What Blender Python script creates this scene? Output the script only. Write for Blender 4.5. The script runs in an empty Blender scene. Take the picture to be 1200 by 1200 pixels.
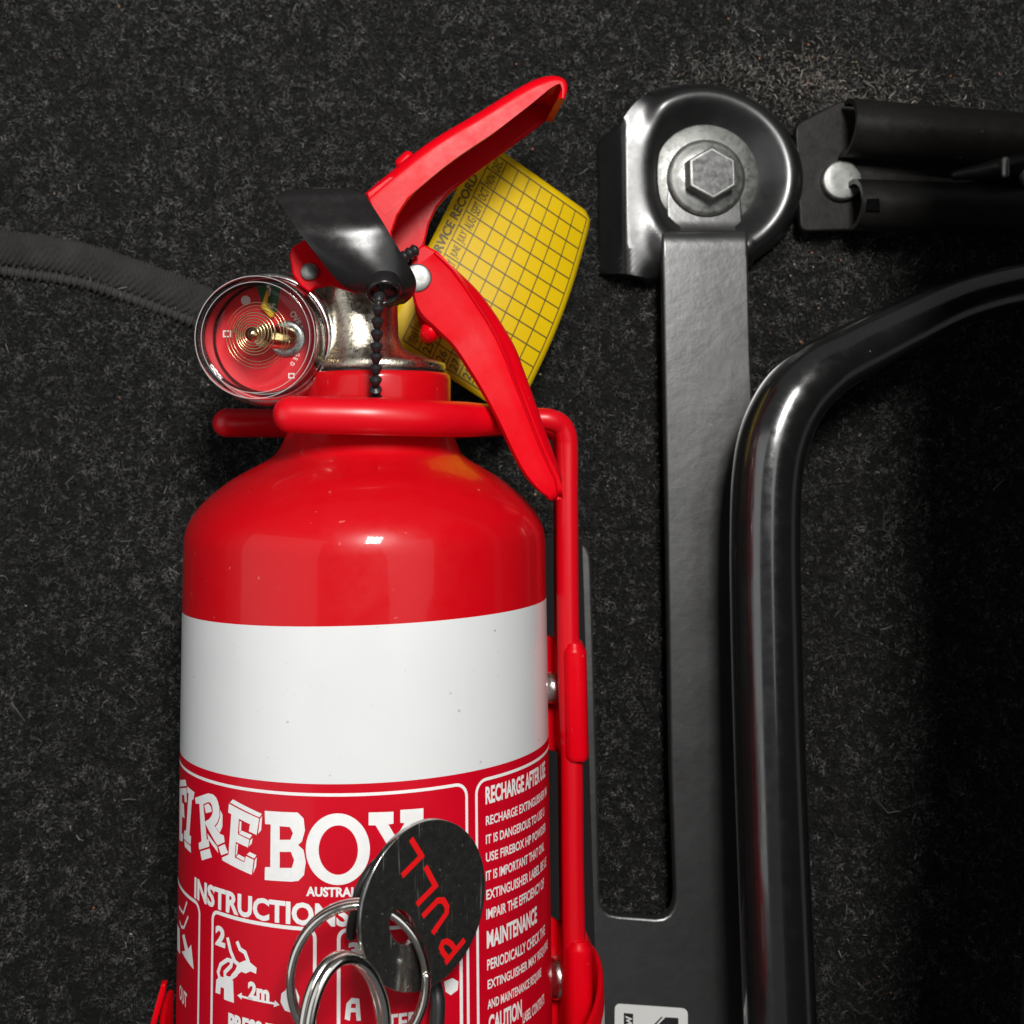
import bpy, bmesh, math, random
import numpy as np
from mathutils import Vector, Matrix, noise
random.seed(7); rng = np.random.default_rng(7)
S = 0.001                                   # everything below is laid out in millimetres
scene = bpy.context.scene
COL = scene.collection

# ------------------------------------------------------------------ camera
F, UX, UY, TILT = 1500.0, 432.5, 372.1, -0.102
_y = np.array([0.0, math.cos(TILT), math.sin(TILT)]); _x = np.array([1.0, 0, 0]); _z = np.cross(_x, _y)
ROT = np.stack([_x, _y, _z])                # camera axes -> world axes
_A = np.array([(426.96 - UX) / F * 299.93, (UY - 800) / F * 299.93, -299.93])
CAM = -ROT @ _A                             # camera position, world origin on the extinguisher's axis
cam_d = bpy.data.cameras.new('camera'); cam = bpy.data.objects.new('camera', cam_d); COL.objects.link(cam)
cam_d.sensor_width = 36; cam_d.lens = 36 * F / 1200
cam_d.shift_x = (600 - UX) / 1200; cam_d.shift_y = -(600 - UY) / 1200
cam_d.clip_start = 0.005; cam_d.clip_end = 20
m = Matrix([list(ROT[:, 0]), list(ROT[:, 1]), list(ROT[:, 2])]).transposed().to_4x4()
m.translation = Vector(CAM * S); cam.matrix_world = m
cam_d.dof.use_dof = True; cam_d.dof.focus_distance = 0.276; cam_d.dof.aperture_fstop = 30
scene.camera = cam

# ------------------------------------------------------------------ world and lamps
w = bpy.data.worlds.new('World'); scene.world = w; w.use_nodes = True
w.node_tree.nodes['Background'].inputs[0].default_value = (0.95, 0.97, 1.0, 1)
w.node_tree.nodes['Background'].inputs[1].default_value = 0.10

def area(name, loc, target, size, size_y, power, color=(1, 1, 1)):
    d = bpy.data.lights.new(name, 'AREA'); d.shape = 'RECTANGLE'; d.size = size * S; d.size_y = size_y * S
    d.energy = power; d.color = color
    o = bpy.data.objects.new(name, d); COL.objects.link(o)
    o.location = Vector(loc) * S
    o.rotation_euler = (Vector(target) - Vector(loc)).to_track_quat('-Z', 'Y').to_euler()
    return o
area('cabin_lamp', (58, 300, 560), (15, 10, 0), 95, 150, 3.95, (1.0, 0.98, 0.95))
area('door_light', (300, 110, 470), (80, 40, -40), 300, 420, 0.4, (0.98, 0.99, 1.0))
area('left_fill_light', (-460, 60, 360), (-20, 0, 0), 560, 560, 0.75, (0.97, 0.99, 1.0))  # added soft fill for the cylinder's left side, no known source there
scene.view_settings.view_transform = 'Standard'; scene.view_settings.look = 'None'
scene.view_settings.exposure = 0.0; scene.view_settings.gamma = 1.0
scene.view_settings.use_curve_mapping = False
scene.cycles.max_bounces = 10; scene.cycles.transparent_max_bounces = 16

# ------------------------------------------------------------------ photograph pixel -> place
def ray(px, py):
    return ROT @ np.array([(px - UX) / F, (UY - py) / F, -1.0])
def W(px, py, z):
    d = ray(px, py); t = (z - CAM[2]) / d[2]
    return Vector(CAM + t * d)
R = 42.5
def CYL(px, py, r=R):
    """pixel -> (arc length, height) on the extinguisher's cylinder"""
    d = ray(px, py); a = d[0]**2 + d[2]**2; b = 2 * (CAM[0] * d[0] + CAM[2] * d[2]); c = CAM[0]**2 + CAM[2]**2 - r * r
    q = b * b - 4 * a * c
    t = (-b - math.sqrt(max(q, 0))) / (2 * a)
    P = CAM + t * d
    return R * math.atan2(P[0], P[2]), float(P[1])
def scl(z): return (CAM[2] - z) / F

# ------------------------------------------------------------------ materials
def mat(name, color, rough=0.5, metal=0.0, coat=0.0, bump=None, var=None, rvar=None, spec=0.5, coat_rough=0.05, speck=None, ior=1.5):
    """bump=(scale per metre, distance mm, detail)  var=(scale, amount)  rvar=(scale, amount)"""
    M = bpy.data.materials.new(name); M.use_nodes = True; nt = M.node_tree; b = nt.nodes['Principled BSDF']
    b.inputs['Base Color'].default_value = (*color, 1); b.inputs['Roughness'].default_value = rough
    b.inputs['Metallic'].default_value = metal; b.inputs['Coat Weight'].default_value = coat
    b.inputs['Coat Roughness'].default_value = coat_rough; b.inputs['Specular IOR Level'].default_value = spec
    b.inputs['IOR'].default_value = ior
    tc = nt.nodes.new('ShaderNodeTexCoord')
    def nz(scale, detail=4, rough_=0.6):
        n = nt.nodes.new('ShaderNodeTexNoise'); n.inputs['Scale'].default_value = scale
        n.inputs['Detail'].default_value = detail; n.inputs['Roughness'].default_value = rough_
        nt.links.new(tc.outputs['Object'], n.inputs['Vector']); return n
    if var:
        n = nz(var[0]); mp = nt.nodes.new('ShaderNodeMapRange')
        mp.inputs[1].default_value = 0.3; mp.inputs[2].default_value = 0.7
        mp.inputs[3].default_value = 1 - var[1]; mp.inputs[4].default_value = 1 + var[1]
        nt.links.new(n.outputs['Fac'], mp.inputs[0])
        mx = nt.nodes.new('ShaderNodeVectorMath'); mx.operation = 'SCALE'
        mx.inputs[0].default_value = color; nt.links.new(mp.outputs[0], mx.inputs['Scale'])
        nt.links.new(mx.outputs[0], b.inputs['Base Color'])
    if speck:                                # dust: (scale, threshold, colour)
        n = nz(speck[0], 2, 0.5); mp = nt.nodes.new('ShaderNodeMapRange')
        mp.inputs[1].default_value = speck[1]; mp.inputs[2].default_value = speck[1] + 0.05
        nt.links.new(n.outputs['Fac'], mp.inputs[0])
        mi = nt.nodes.new('ShaderNodeMix'); mi.data_type = 'RGBA'
        mi.inputs[6].default_value = (*color, 1); mi.inputs[7].default_value = (*speck[2], 1)
        nt.links.new(mp.outputs[0], mi.inputs[0])
        src = b.inputs['Base Color'].links
        if src: nt.links.new(src[0].from_socket, mi.inputs[6])
        nt.links.new(mi.outputs[2], b.inputs['Base Color'])
    if rvar:
        n = nz(rvar[0], 6, 0.7); mp = nt.nodes.new('ShaderNodeMapRange')
        mp.inputs[1].default_value = 0.3; mp.inputs[2].default_value = 0.7
        mp.inputs[3].default_value = max(0.02, rough - rvar[1]); mp.inputs[4].default_value = rough + rvar[1]
        nt.links.new(n.outputs['Fac'], mp.inputs[0]); nt.links.new(mp.outputs[0], b.inputs['Roughness'])
    if bump:
        n = nz(bump[0], bump[2]); bp = nt.nodes.new('ShaderNodeBump')
        bp.inputs['Distance'].default_value = bump[1] * S; bp.inputs['Strength'].default_value = 1
        nt.links.new(n.outputs['Fac'], bp.inputs['Height']); nt.links.new(bp.outputs[0], b.inputs['Normal'])
        if coat: nt.links.new(bp.outputs[0], b.inputs['Coat Normal'])
    return M

MAT = {}
MAT['red_paint'] = mat('red_paint', (0.57, 0.002, 0.007), 0.34, 0, 0.32, spec=0.25, speck=(520, 0.735, (0.66, 0.10, 0.09)), bump=(45, 0.05, 5), rvar=(140, 0.10), coat_rough=0.06)
MAT['red_steel'] = mat('red_steel', (0.68, 0.001, 0.008), 0.30, 0, 0.0, bump=(420, 0.010, 2), rvar=(200, 0.06), spec=0.09, var=(90, 0.05), speck=(480, 0.745, (0.55, 0.10, 0.09)))
MAT['red_vinyl'] = mat('red_vinyl', (0.66, 0.001, 0.009), 0.33, 0, 0.0, bump=(150, 0.03, 2), coat_rough=0.15)
MAT['label_red'] = mat('label_red', (0.58, 0.001, 0.014), 0.36, 0, 0.12, spec=0.3, var=(60, 0.04), coat_rough=0.08)
MAT['label_white'] = mat('label_white', (0.74, 0.75, 0.75), 0.34, 0, 0.35, var=(45, 0.025), rvar=(120, 0.08), coat_rough=0.10, speck=(520, 0.742, (0.46, 0.45, 0.43)))
MAT['ink_white'] = mat('ink_white', (0.86, 0.86, 0.85), 0.45, var=(500, 0.04))
MAT['nickel'] = mat('nickel', (0.70, 0.64, 0.52), 0.30, 1.0, bump=(1400, 0.10, 3), rvar=(900, 0.12))
MAT['steel'] = mat('steel', (0.62, 0.62, 0.60), 0.26, 1.0, rvar=(700, 0.12), bump=(900, 0.01, 3))
MAT['chrome'] = mat('chrome', (0.66, 0.66, 0.64), 0.10, 1.0, rvar=(600, 0.06))
MAT['ring_steel'] = mat('ring_steel', (0.80, 0.77, 0.71), 0.17, 1.0, rvar=(500, 0.06))
MAT['zinc'] = mat('zinc', (0.33, 0.335, 0.32), 0.50, 1.0, var=(260, 0.18), rvar=(500, 0.14), bump=(600, 0.03, 4))
MAT['bolt_head'] = mat('bolt_head', (0.10, 0.10, 0.10), 0.42, 1.0, var=(420, 0.45), rvar=(500, 0.14), bump=(600, 0.05, 4))
MAT['brass'] = mat('brass', (0.60, 0.46, 0.26), 0.22, 1.0)
MAT['black_plastic'] = mat('black_plastic', (0.011, 0.010, 0.010), 0.26, 0, 0, spec=0.5, rvar=(300, 0.07), bump=(500, 0.004, 3), speck=(900, 0.75, (0.2, 0.19, 0.17)))
MAT['black_cord'] = mat('black_cord', (0.015, 0.015, 0.016), 0.4)
MAT['satin_black'] = mat('satin_black', (0.020, 0.020, 0.020), 0.36, 0, 0, bump=(300, 0.07, 3), rvar=(60, 0.04), spec=0.95, ior=1.76, speck=(900, 0.80, (0.16, 0.15, 0.14)))
MAT['gloss_black'] = mat('gloss_black', (0.010, 0.010, 0.010), 0.33, 0, 0.25, spec=0.7, ior=1.55, rvar=(240, 0.06), bump=(160, 0.03, 2), coat_rough=0.2, speck=(800, 0.785, (0.20, 0.18, 0.15)))
MAT['tube_black'] = mat('tube_black', (0.009, 0.009, 0.009), 0.20, 0, 0.8, spec=0.8, ior=1.7, rvar=(240, 0.08), bump=(120, 0.015, 2), coat_rough=0.05, speck=(700, 0.775, (0.20, 0.18, 0.15)))
MAT['rail_black'] = mat('rail_black', (0.012, 0.011, 0.010), 0.42, 0, 0, spec=0.3, rvar=(240, 0.12), bump=(500, 0.06, 4), speck=(700, 0.755, (0.20, 0.18, 0.15)))
MAT['tag_yellow'] = mat('tag_yellow', (0.70, 0.47, 0.002), 0.45, 0, 0, spec=0.2, var=(30, 0.05), bump=(60, 0.05, 2))
MAT['tag_ink'] = mat('tag_ink', (0.10, 0.075, 0.010), 0.5)
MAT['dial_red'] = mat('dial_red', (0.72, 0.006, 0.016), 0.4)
MAT['dial_green'] = mat('dial_green', (0.010, 0.13, 0.030), 0.4)
MAT['needle_yellow'] = mat('needle_yellow', (0.85, 0.55, 0.01), 0.4)
MAT['pull_red'] = mat('pull_red', (0.80, 0.006, 0.008), 0.45)
MAT['sticker_white'] = mat('sticker_white', (0.78, 0.78, 0.76), 0.4)
MAT['sticker_black'] = mat('sticker_black', (0.02, 0.02, 0.02), 0.4)
MAT['hole_dark'] = mat('hole_dark', (0.002, 0.002, 0.002), 0.9, spec=0.05)
MAT['seat_fabric'] = mat('seat_fabric', (0.006, 0.006, 0.006), 0.95, bump=(900, 0.15, 3), spec=0.05)
MAT['carpet'] = mat('carpet', (0.009, 0.009, 0.0085), 0.95, 0, 0, bump=(900, 0.5, 6), var=(420, 0.5), spec=0.15)
MAT['binding'] = mat('binding', (0.034, 0.033, 0.031), 0.85, spec=0.2, var=(120, 0.25))
MAT['stitch'] = mat('stitch', (0.042, 0.041, 0.039), 0.8, spec=0.2, var=(300, 0.3))

def scratched_metal():
    M = mat('pull_disc_metal', (0.42, 0.42, 0.40), 0.16, 0.96, var=(700, 0.25))
    nt = M.node_tree; b = nt.nodes['Principled BSDF']; tc = nt.nodes.new('ShaderNodeTexCoord')
    last = None
    for k, (sx, sy, rz, th) in enumerate(((2600, 90, 0.15, .70), (1800, 60, 1.2, .72), (2200, 120, 2.3, .73), (1500, 1300, .5, .70))):
        mp = nt.nodes.new('ShaderNodeMapping'); mp.inputs['Scale'].default_value = (sx, sy, sy); mp.inputs['Rotation'].default_value = (0, 0, rz)
        n = nt.nodes.new('ShaderNodeTexNoise'); n.inputs['Scale'].default_value = 1; n.inputs['Detail'].default_value = 3
        nt.links.new(tc.outputs['Object'], mp.inputs[0]); nt.links.new(mp.outputs[0], n.inputs['Vector'])
        r = nt.nodes.new('ShaderNodeMapRange'); r.inputs[1].default_value = th - .05; r.inputs[2].default_value = th + .06
        nt.links.new(n.outputs['Fac'], r.inputs[0])
        if last is None: last = r.outputs[0]
        else:
            a = nt.nodes.new('ShaderNodeMath'); a.operation = 'MAXIMUM'
            nt.links.new(last, a.inputs[0]); nt.links.new(r.outputs[0], a.inputs[1]); last = a.outputs[0]
    r2 = nt.nodes.new('ShaderNodeMapRange'); r2.inputs[3].default_value = 0.15; r2.inputs[4].default_value = 0.62
    nt.links.new(last, r2.inputs[0]); nt.links.new(r2.outputs[0], b.inputs['Roughness'])
    return M
MAT['pull_disc'] = scratched_metal()

def lens_mat():
    M = bpy.data.materials.new('clear_plastic'); M.use_nodes = True; nt = M.node_tree; nt.nodes.clear()
    o = nt.nodes.new('ShaderNodeOutputMaterial'); mx = nt.nodes.new('ShaderNodeMixShader')
    t = nt.nodes.new('ShaderNodeBsdfTransparent'); t.inputs[0].default_value = (0.96, 0.97, 0.97, 1)
    g = nt.nodes.new('ShaderNodeBsdfGlossy'); g.inputs['Roughness'].default_value = 0.02
    f = nt.nodes.new('ShaderNodeFresnel'); f.inputs[0].default_value = 1.36
    nt.links.new(f.outputs[0], mx.inputs[0]); nt.links.new(t.outputs[0], mx.inputs[1]); nt.links.new(g.outputs[0], mx.inputs[2])
    nt.links.new(mx.outputs[0], o.inputs[0]); return M
MAT['lens'] = lens_mat()
MAT['lens_edge_glint'] = mat('lens_edge_glint', (0.75, 0.75, 0.74), 0.12, 0.0, 0.5)  # whitish colour for highlights along the clear cover's edges
MAT['lens_edge_glint'].node_tree.nodes['Principled BSDF'].inputs['Alpha'].default_value = 0.4

def fibre_mat():
    M = bpy.data.materials.new('carpet_fibre'); M.use_nodes = True; nt = M.node_tree; b = nt.nodes['Principled BSDF']
    a = nt.nodes.new('ShaderNodeAttribute'); a.attribute_name = 'tone'
    nt.links.new(a.outputs['Color'], b.inputs['Base Color'])
    b.inputs['Roughness'].default_value = 0.7; b.inputs['Specular IOR Level'].default_value = 0.3
    return M
MAT['fibre'] = fibre_mat()

# ------------------------------------------------------------------ object helpers
def thing(name, label, cat, loc, group=None):
    o = bpy.data.objects.new(name, None); COL.objects.link(o); o.empty_display_size = 0.005
    o.location = Vector(loc) * S; o['label'] = label; o['category'] = cat
    if group: o['group'] = group
    return o
def put(name, me, material, parent=None, label=None, cat=None, kind=None, smooth=True, group=None):
    o = bpy.data.objects.new(name, me); COL.objects.link(o)
    if material is not None:
        me.materials.clear(); me.materials.append(MAT[material])
    if smooth: me.polygons.foreach_set('use_smooth', [True] * len(me.polygons))
    if parent is not None:
        o.parent = parent
        p = parent; off = Vector((0, 0, 0))
        while p is not None:
            off += p.location; p = p.parent
        o.location = -off if parent.type == 'EMPTY' else Vector((0, 0, 0))
    if label: o['label'] = label
    if cat: o['category'] = cat
    if kind: o['kind'] = kind
    if group: o['group'] = group
    return o
def mesh(name, V, Fc):
    me = bpy.data.meshes.new(name)
    me.from_pydata([(v[0] * S, v[1] * S, v[2] * S) for v in V], [], Fc); me.update(); return me
class MB:
    def __init__(s): s.V = []; s.F = []
    def add(s, V, Fc):
        n = len(s.V); s.V += [tuple(v) for v in V]; s.F += [tuple(i + n for i in f) for f in Fc]; return s
    def me(s, name='m', sharp=None):
        me = mesh(name, s.V, s.F)
        if sharp:
            bm = bmesh.new(); bm.from_mesh(me); bmesh.ops.recalc_face_normals(bm, faces=bm.faces)
            for e in bm.edges:
                if len(e.link_faces) == 2 and e.calc_face_angle(0) > math.radians(sharp): e.smooth = False
            bm.to_mesh(me); bm.free()
        return me
def catmull(P, n=8):
    P = [Vector(p) for p in P]; Q = [2 * P[0] - P[1]] + P + [2 * P[-1] - P[-2]]; out = []
    for i in range(1, len(Q) - 2):
        a, b, c, d = Q[i - 1:i + 3]
        for k in range(n):
            t = k / n
            out.append(0.5 * ((2 * b) + (c - a) * t + (2 * a - 5 * b + 4 * c - d) * t * t + (3 * b - a - 3 * c + d) * t ** 3))
    out.append(P[-1]); return out
def tube(P, rad, seg=24, caps=True, closed=False, flat=1.0, up=None):
    """tube through points with radius number or list; round end caps"""
    P = [Vector(p) for p in P]; n = len(P)
    if not hasattr(rad, '__len__'): rad = [rad] * n
    rad = list(rad)
    T = []
    for i in range(n):
        a = P[(i - 1) % n] if (closed or i > 0) else P[i]; b = P[(i + 1) % n] if (closed or i < n - 1) else P[i]
        T.append((b - a).normalized())
    if caps and not closed:
        hp, hr = [], []
        for k in range(1, 6):
            an = k / 6 * math.pi / 2
            hp.append((math.sin(an), math.cos(an)))
        P2 = []; R2 = []; T2 = []
        for sn, cs in reversed(hp): P2.append(P[0] - T[0] * rad[0] * sn); R2.append(rad[0] * cs); T2.append(T[0])
        P2 += P; R2 += rad; T2 += T
        for sn, cs in hp: P2.append(P[-1] + T[-1] * rad[-1] * sn); R2.append(rad[-1] * cs); T2.append(T[-1])
        P, rad, T = P2, R2, T2; n = len(P)
    u = Vector(up) if up else (Vector((0, 0, 1)) if abs(T[0].z) < 0.9 else Vector((1, 0, 0)))
    V = []; Fc = []
    for i in range(n):
        u = (u - T[i] * u.dot(T[i])).normalized(); v = T[i].cross(u)
        for k in range(seg):
            a = 2 * math.pi * k / seg
            V.append(P[i] + (u * math.cos(a) * flat + v * math.sin(a)) * rad[i])
    N = n if closed else n - 1
    for i in range(N):
        j = (i + 1) % n
        for k in range(seg):
            Fc.append((i * seg + k, i * seg + (k + 1) % seg, j * seg + (k + 1) % seg, j * seg + k))
    if not closed:
        Fc.append(tuple(range(seg))[::-1]); Fc.append(tuple((n - 1) * seg + k for k in range(seg)))
    return V, Fc
def lathe(prof, seg=96, org=(0, 0, 0), axis=(0, 1, 0), cap=True):
    """prof: (radius, along) or (radius, along, shift x)"""
    ax = Vector(axis).normalized(); u = Vector((1, 0, 0)); u = (u - ax * u.dot(ax)).normalized(); v = u.cross(ax); o = Vector(org)
    V = []; Fc = []
    for p in prof:
        sh = p[2] if len(p) > 2 else 0
        for k in range(seg):
            a = 2 * math.pi * k / seg
            V.append(o + ax * p[1] + u * (p[0] * math.cos(a) + sh) + v * p[0] * math.sin(a))
    for i in range(len(prof) - 1):
        for k in range(seg):
            Fc.append((i * seg + k, i * seg + (k + 1) % seg, (i + 1) * seg + (k + 1) % seg, (i + 1) * seg + k))
    if cap:
        Fc.append(tuple(range(seg))[::-1]); Fc.append(tuple((len(prof) - 1) * seg + k for k in range(seg)))
    return V, Fc
def recalc(me, sharp=40):
    bm = bmesh.new(); bm.from_mesh(me); bmesh.ops.recalc_face_normals(bm, faces=bm.faces)
    for e in bm.edges:
        e.smooth = not (len(e.link_faces) == 2 and e.calc_face_angle(0) > math.radians(sharp))
    bm.to_mesh(me); bm.free(); return me
def prism(outline, thick, bevel=0.0, seg=3, holes=(), sharp=40, keep=None):
    """outline: list of 3D points (top side, seen from +z), extruded down by thick; holes likewise"""
    bm = bmesh.new()
    loops = []
    for ring in [outline] + list(holes):
        vs = [bm.verts.new(Vector(p) * S) for p in ring]
        es = [bm.edges.new((vs[i], vs[(i + 1) % len(vs)])) for i in range(len(vs))]
        loops.append(es)
    if holes:
        bmesh.ops.triangle_fill(bm, edges=[e for l in loops for e in l], use_beauty=True, use_dissolve=False)
    else:
        bm.faces.new([v for v in bm.verts])
    bm.normal_update()
    if sum(f.normal.z * f.calc_area() for f in bm.faces) < 0: bmesh.ops.reverse_faces(bm, faces=bm.faces)
    top = list(bm.faces)
    r = bmesh.ops.extrude_face_region(bm, geom=top)
    nv = [g for g in r['geom'] if isinstance(g, bmesh.types.BMVert)]
    nf = [g for g in r['geom'] if isinstance(g, bmesh.types.BMFace)]
    # the new region becomes the top; push the old one down
    old = [v for v in bm.verts if v not in set(nv)]
    for v in old: v.co.z -= thick * S
    bmesh.ops.recalc_face_normals(bm, faces=bm.faces)
    if bevel:
        tops = set(nf)
        es = [e for e in bm.edges if len(e.link_faces) == 2 and sum(f in tops for f in e.link_faces) == 1 and not (keep and keep((e.verts[0].co + e.verts[1].co) / 2 / S, abs((e.verts[0].co - e.verts[1].co).normalized().y), (e.verts[0].co - e.verts[1].co).length / S))]
        bmesh.ops.bevel(bm, geom=es, offset=bevel * S, segments=seg, profile=0.5, affect='EDGES', clamp_overlap=True)
    bm.normal_update()
    for e in bm.edges:
        fl = [f.normal.z > .9995 for f in e.link_faces]
        e.smooth = not (len(e.link_faces) == 2 and (e.calc_face_angle(0) > math.radians(sharp) or fl[0] != fl[1]))
    me = bpy.data.meshes.new('prism'); bm.to_mesh(me); bm.free(); return me
def thicken(bm, t):
    """give an open sheet a constant thickness behind its face"""
    bm.normal_update(); base = list(bm.faces); src = {v: (v.co.copy(), v.normal.copy()) for v in bm.verts}
    bd = [e for e in bm.edges if len(e.link_faces) == 1]
    new = {v: bm.verts.new(c - n * t * S) for v, (c, n) in src.items()}
    loops = []
    for e in bd:
        l = e.link_loops[0]; loops.append((l.vert, l.link_loop_next.vert))
    for f in base: bm.faces.new([new[v] for v in reversed(f.verts)])
    for a, b in loops: bm.faces.new([b, a, new[a], new[b]])
    bm.normal_update()
def join(*mes):
    bm = bmesh.new()
    for me in mes: bm.from_mesh(me)
    out = bpy.data.meshes.new('joined'); bm.to_mesh(out); bm.free(); return out
def rounded(pts, r, n=5):
    """round the corners of a polygon of 2-vectors"""
    out = []; N = len(pts)
    for i in range(N):
        p = Vector(pts[i]); a = Vector(pts[i - 1]); b = Vector(pts[(i + 1) % N])
        rr = r[i] if hasattr(r, '__len__') else r
        la = min(rr, (a - p).length * .48); lb = min(rr, (b - p).length * .48)
        A = p + (a - p).normalized() * la; B = p + (b - p).normalized() * lb
        if rr <= 0: out.append(p); continue
        for k in range(n + 1):
            t = k / n; out.append((1 - t) ** 2 * A + 2 * t * (1 - t) * p + t * t * B)
    return out

# ------------------------------------------------------------------ lettering
_tx = {}
def text2d(s, bold=0.0, res=3):
    key = (s, bold)
    if key in _tx: return _tx[key]
    c = bpy.data.curves.new('t', 'FONT'); c.body = s; c.size = 1; c.offset = bold; c.resolution_u = res; c.fill_mode = 'FRONT'
    o = bpy.data.objects.new('t', c); COL.objects.link(o)
    dg = bpy.context.evaluated_depsgraph_get(); dg.update()
    me = bpy.data.meshes.new_from_object(o.evaluated_get(dg))
    V = np.array([v.co[:2] for v in me.vertices]) if len(me.vertices) else np.zeros((0, 2))
    Fc = [tuple(p.vertices) for p in me.polygons]
    bpy.data.objects.remove(o); bpy.data.curves.remove(c); bpy.data.meshes.remove(me)
    lo = V.min(0); hi = V.max(0)
    _tx[key] = (V, Fc, lo, hi); return _tx[key]
def place2d(V, Fc, fn, step=None, name='lettering', cuts=True):
    """cut a flat 2D mesh into strips no wider than step, then bend it with fn(x, y) -> xyz mm"""
    bm = bmesh.new()
    vs = [bm.verts.new((v[0], v[1], 0)) for v in V]
    for f in Fc:
        try: bm.faces.new([vs[i] for i in f])
        except ValueError: pass
    if step:
        xs = [v.co.x for v in bm.verts]
        k = math.ceil(min(xs) / step)
        while k * step < max(xs):
            bmesh.ops.bisect_plane(bm, geom=list(bm.verts) + list(bm.edges) + list(bm.faces), dist=1e-6,
                                   plane_co=(k * step, 0, 0), plane_no=(1, 0, 0)); k += 1
    bm.normal_update()
    bmesh.ops.reverse_faces(bm, faces=[f for f in bm.faces if f.normal.z < 0])
    for v in bm.verts: v.co = Vector(fn(v.co.x, v.co.y)) * S
    me = bpy.data.meshes.new(name); bm.to_mesh(me); bm.free(); return me
def fill2d(rings):
    """triangles of outlines with holes, all 2-vectors"""
    bm = bmesh.new(); es = []
    for ring in rings:
        vs = [bm.verts.new((p[0], p[1], 0)) for p in ring]
        es += [bm.edges.new((vs[i], vs[(i + 1) % len(vs)])) for i in range(len(vs))]
    bmesh.ops.triangle_fill(bm, edges=es, use_beauty=True)
    V = [(v.co.x, v.co.y) for v in bm.verts]; bm.verts.index_update()
    Fc = [tuple(v.index for v in f.verts) for f in bm.faces]; bm.free(); return V, Fc
def stroke2d(P, wd, closed=False):
    """a line of given width as a quad strip"""
    P = [Vector(p) for p in P]; n = len(P); V = []; Fc = []
    for i in range(n):
        a = P[i - 1] if (closed or i) else P[i]; b = P[(i + 1) % n] if (closed or i < n - 1) else P[i]
        t1 = (P[i] - a).normalized() if (P[i] - a).length > 1e-9 else (b - P[i]).normalized()
        t2 = (b - P[i]).normalized() if (b - P[i]).length > 1e-9 else t1
        t = (t1 + t2).normalized(); nrm = Vector((-t.y, t.x)); k = 1 / max(0.5, math.sqrt(max(0, (1 + t1.dot(t2)) / 2)))
        V += [P[i] + nrm * wd / 2 * k, P[i] - nrm * wd / 2 * k]
    for i in range(n if closed else n - 1):
        j = (i + 1) % n; Fc.append((2 * i, 2 * i + 1, 2 * j + 1, 2 * j))
    return V, Fc
def cat2d(*parts):
    V = []; Fc = []
    for v, f in parts:
        n = len(V); V += [tuple(x) for x in v]; Fc += [tuple(i + n for i in q) for q in f]
    return V, Fc

# ------------------------------------------------------------------ carpet
FLOOR = -60.0
def floor_z(x, y):
    v = Vector((x / 38, y / 38, 0.3)); w2 = Vector((x / 9, y / 9, 4.3))
    lap = 2.2 / (1 + math.exp(-(y - 92 + 0.42 * (x + 105)) / 3.0)) if x < -40 else 0     # the mat above the binding lies higher
    return FLOOR + 1.3 * noise.noise(v) + 0.35 * noise.noise(w2) + lap
def build_carpet():
    nx, ny = 150, 150; x0, x1, y0, y1 = -190.0, 330.0, -330.0, 240.0
    V = []; Fc = []
    for j in range(ny + 1):
        for i in range(nx + 1):
            x = x0 + (x1 - x0) * i / nx; y = y0 + (y1 - y0) * j / ny
            V.append((x, y, floor_z(x, y)))
    for j in range(ny):
        for i in range(nx):
            a = j * (nx + 1) + i; Fc.append((a, a + 1, a + nx + 2, a + nx + 1))
    # the same sheet runs on, coarser, under the seats
    ring = [(x0, y0), (x1, y0), (x1, y1), (x0, y1)]; big = [(-1500, -1500), (1500, -1500), (1500, 1500), (-1500, 1500)]
    k = len(V); idx = [0, nx, (nx + 1) * (ny + 1) - 1, (nx + 1) * ny]
    V += [(a, c, FLOOR) for a, c in big]
    for i in range(4): Fc.append((idx[i], k + i, k + (i + 1) % 4, idx[(i + 1) % 4]))
    put('carpet_floor', mesh('carpet', V, Fc), 'carpet', kind='structure')

def ribbons(name, P, D, L, curve, lift, width, tone, kind='stuff', label=None, mats='fibre'):
    """n short curved ribbons: P n*3 start, D angle, two segments each"""
    n = len(P)
    dx, dy = np.cos(D), np.sin(D); D2 = D + curve; ex, ey = np.cos(D2), np.sin(D2)
    p0 = P; h = L / 2
    p1 = P + np.stack([dx * h, dy * h, lift * 1.0], 1)
    p2 = p1 + np.stack([ex * h, ey * h, lift * 0.2], 1)
    wv0 = np.stack([-dy, dx, np.zeros(n)], 1) * (width / 2)[:, None]
    wv2 = np.stack([-ey, ex, np.zeros(n)], 1) * (width / 2)[:, None]
    V = np.empty((n, 6, 3)); V[:, 0] = p0 + wv0; V[:, 1] = p0 - wv0; V[:, 2] = p1 + wv0; V[:, 3] = p1 - wv0
    V[:, 4] = p2 + wv2 * .5; V[:, 5] = p2 - wv2 * .5
    base = np.arange(n)[:, None] * 6
    Q = np.stack([base + np.array([0, 1, 3, 2]), base + np.array([2, 3, 5, 4])], 1).reshape(-1, 4)
    me = bpy.data.meshes.new(name)
    me.vertices.add(n * 6); me.vertices.foreach_set('co', (V * S).astype(np.float32).ravel())
    me.loops.add(Q.size); me.loops.foreach_set('vertex_index', Q.astype(np.int32).ravel())
    me.polygons.add(len(Q)); me.polygons.foreach_set('loop_start', np.arange(0, Q.size, 4, dtype=np.int32))
    me.update(calc_edges=True)
    at = me.attributes.new('tone', 'FLOAT_COLOR', 'POINT')
    c = np.ones((n, 6, 4)); c[:, :, :3] = tone[:, None, :]
    at.data.foreach_set('color', c.astype(np.float32).ravel())
    return put(name, me, mats, kind=kind, label=label, smooth=False)

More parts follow.
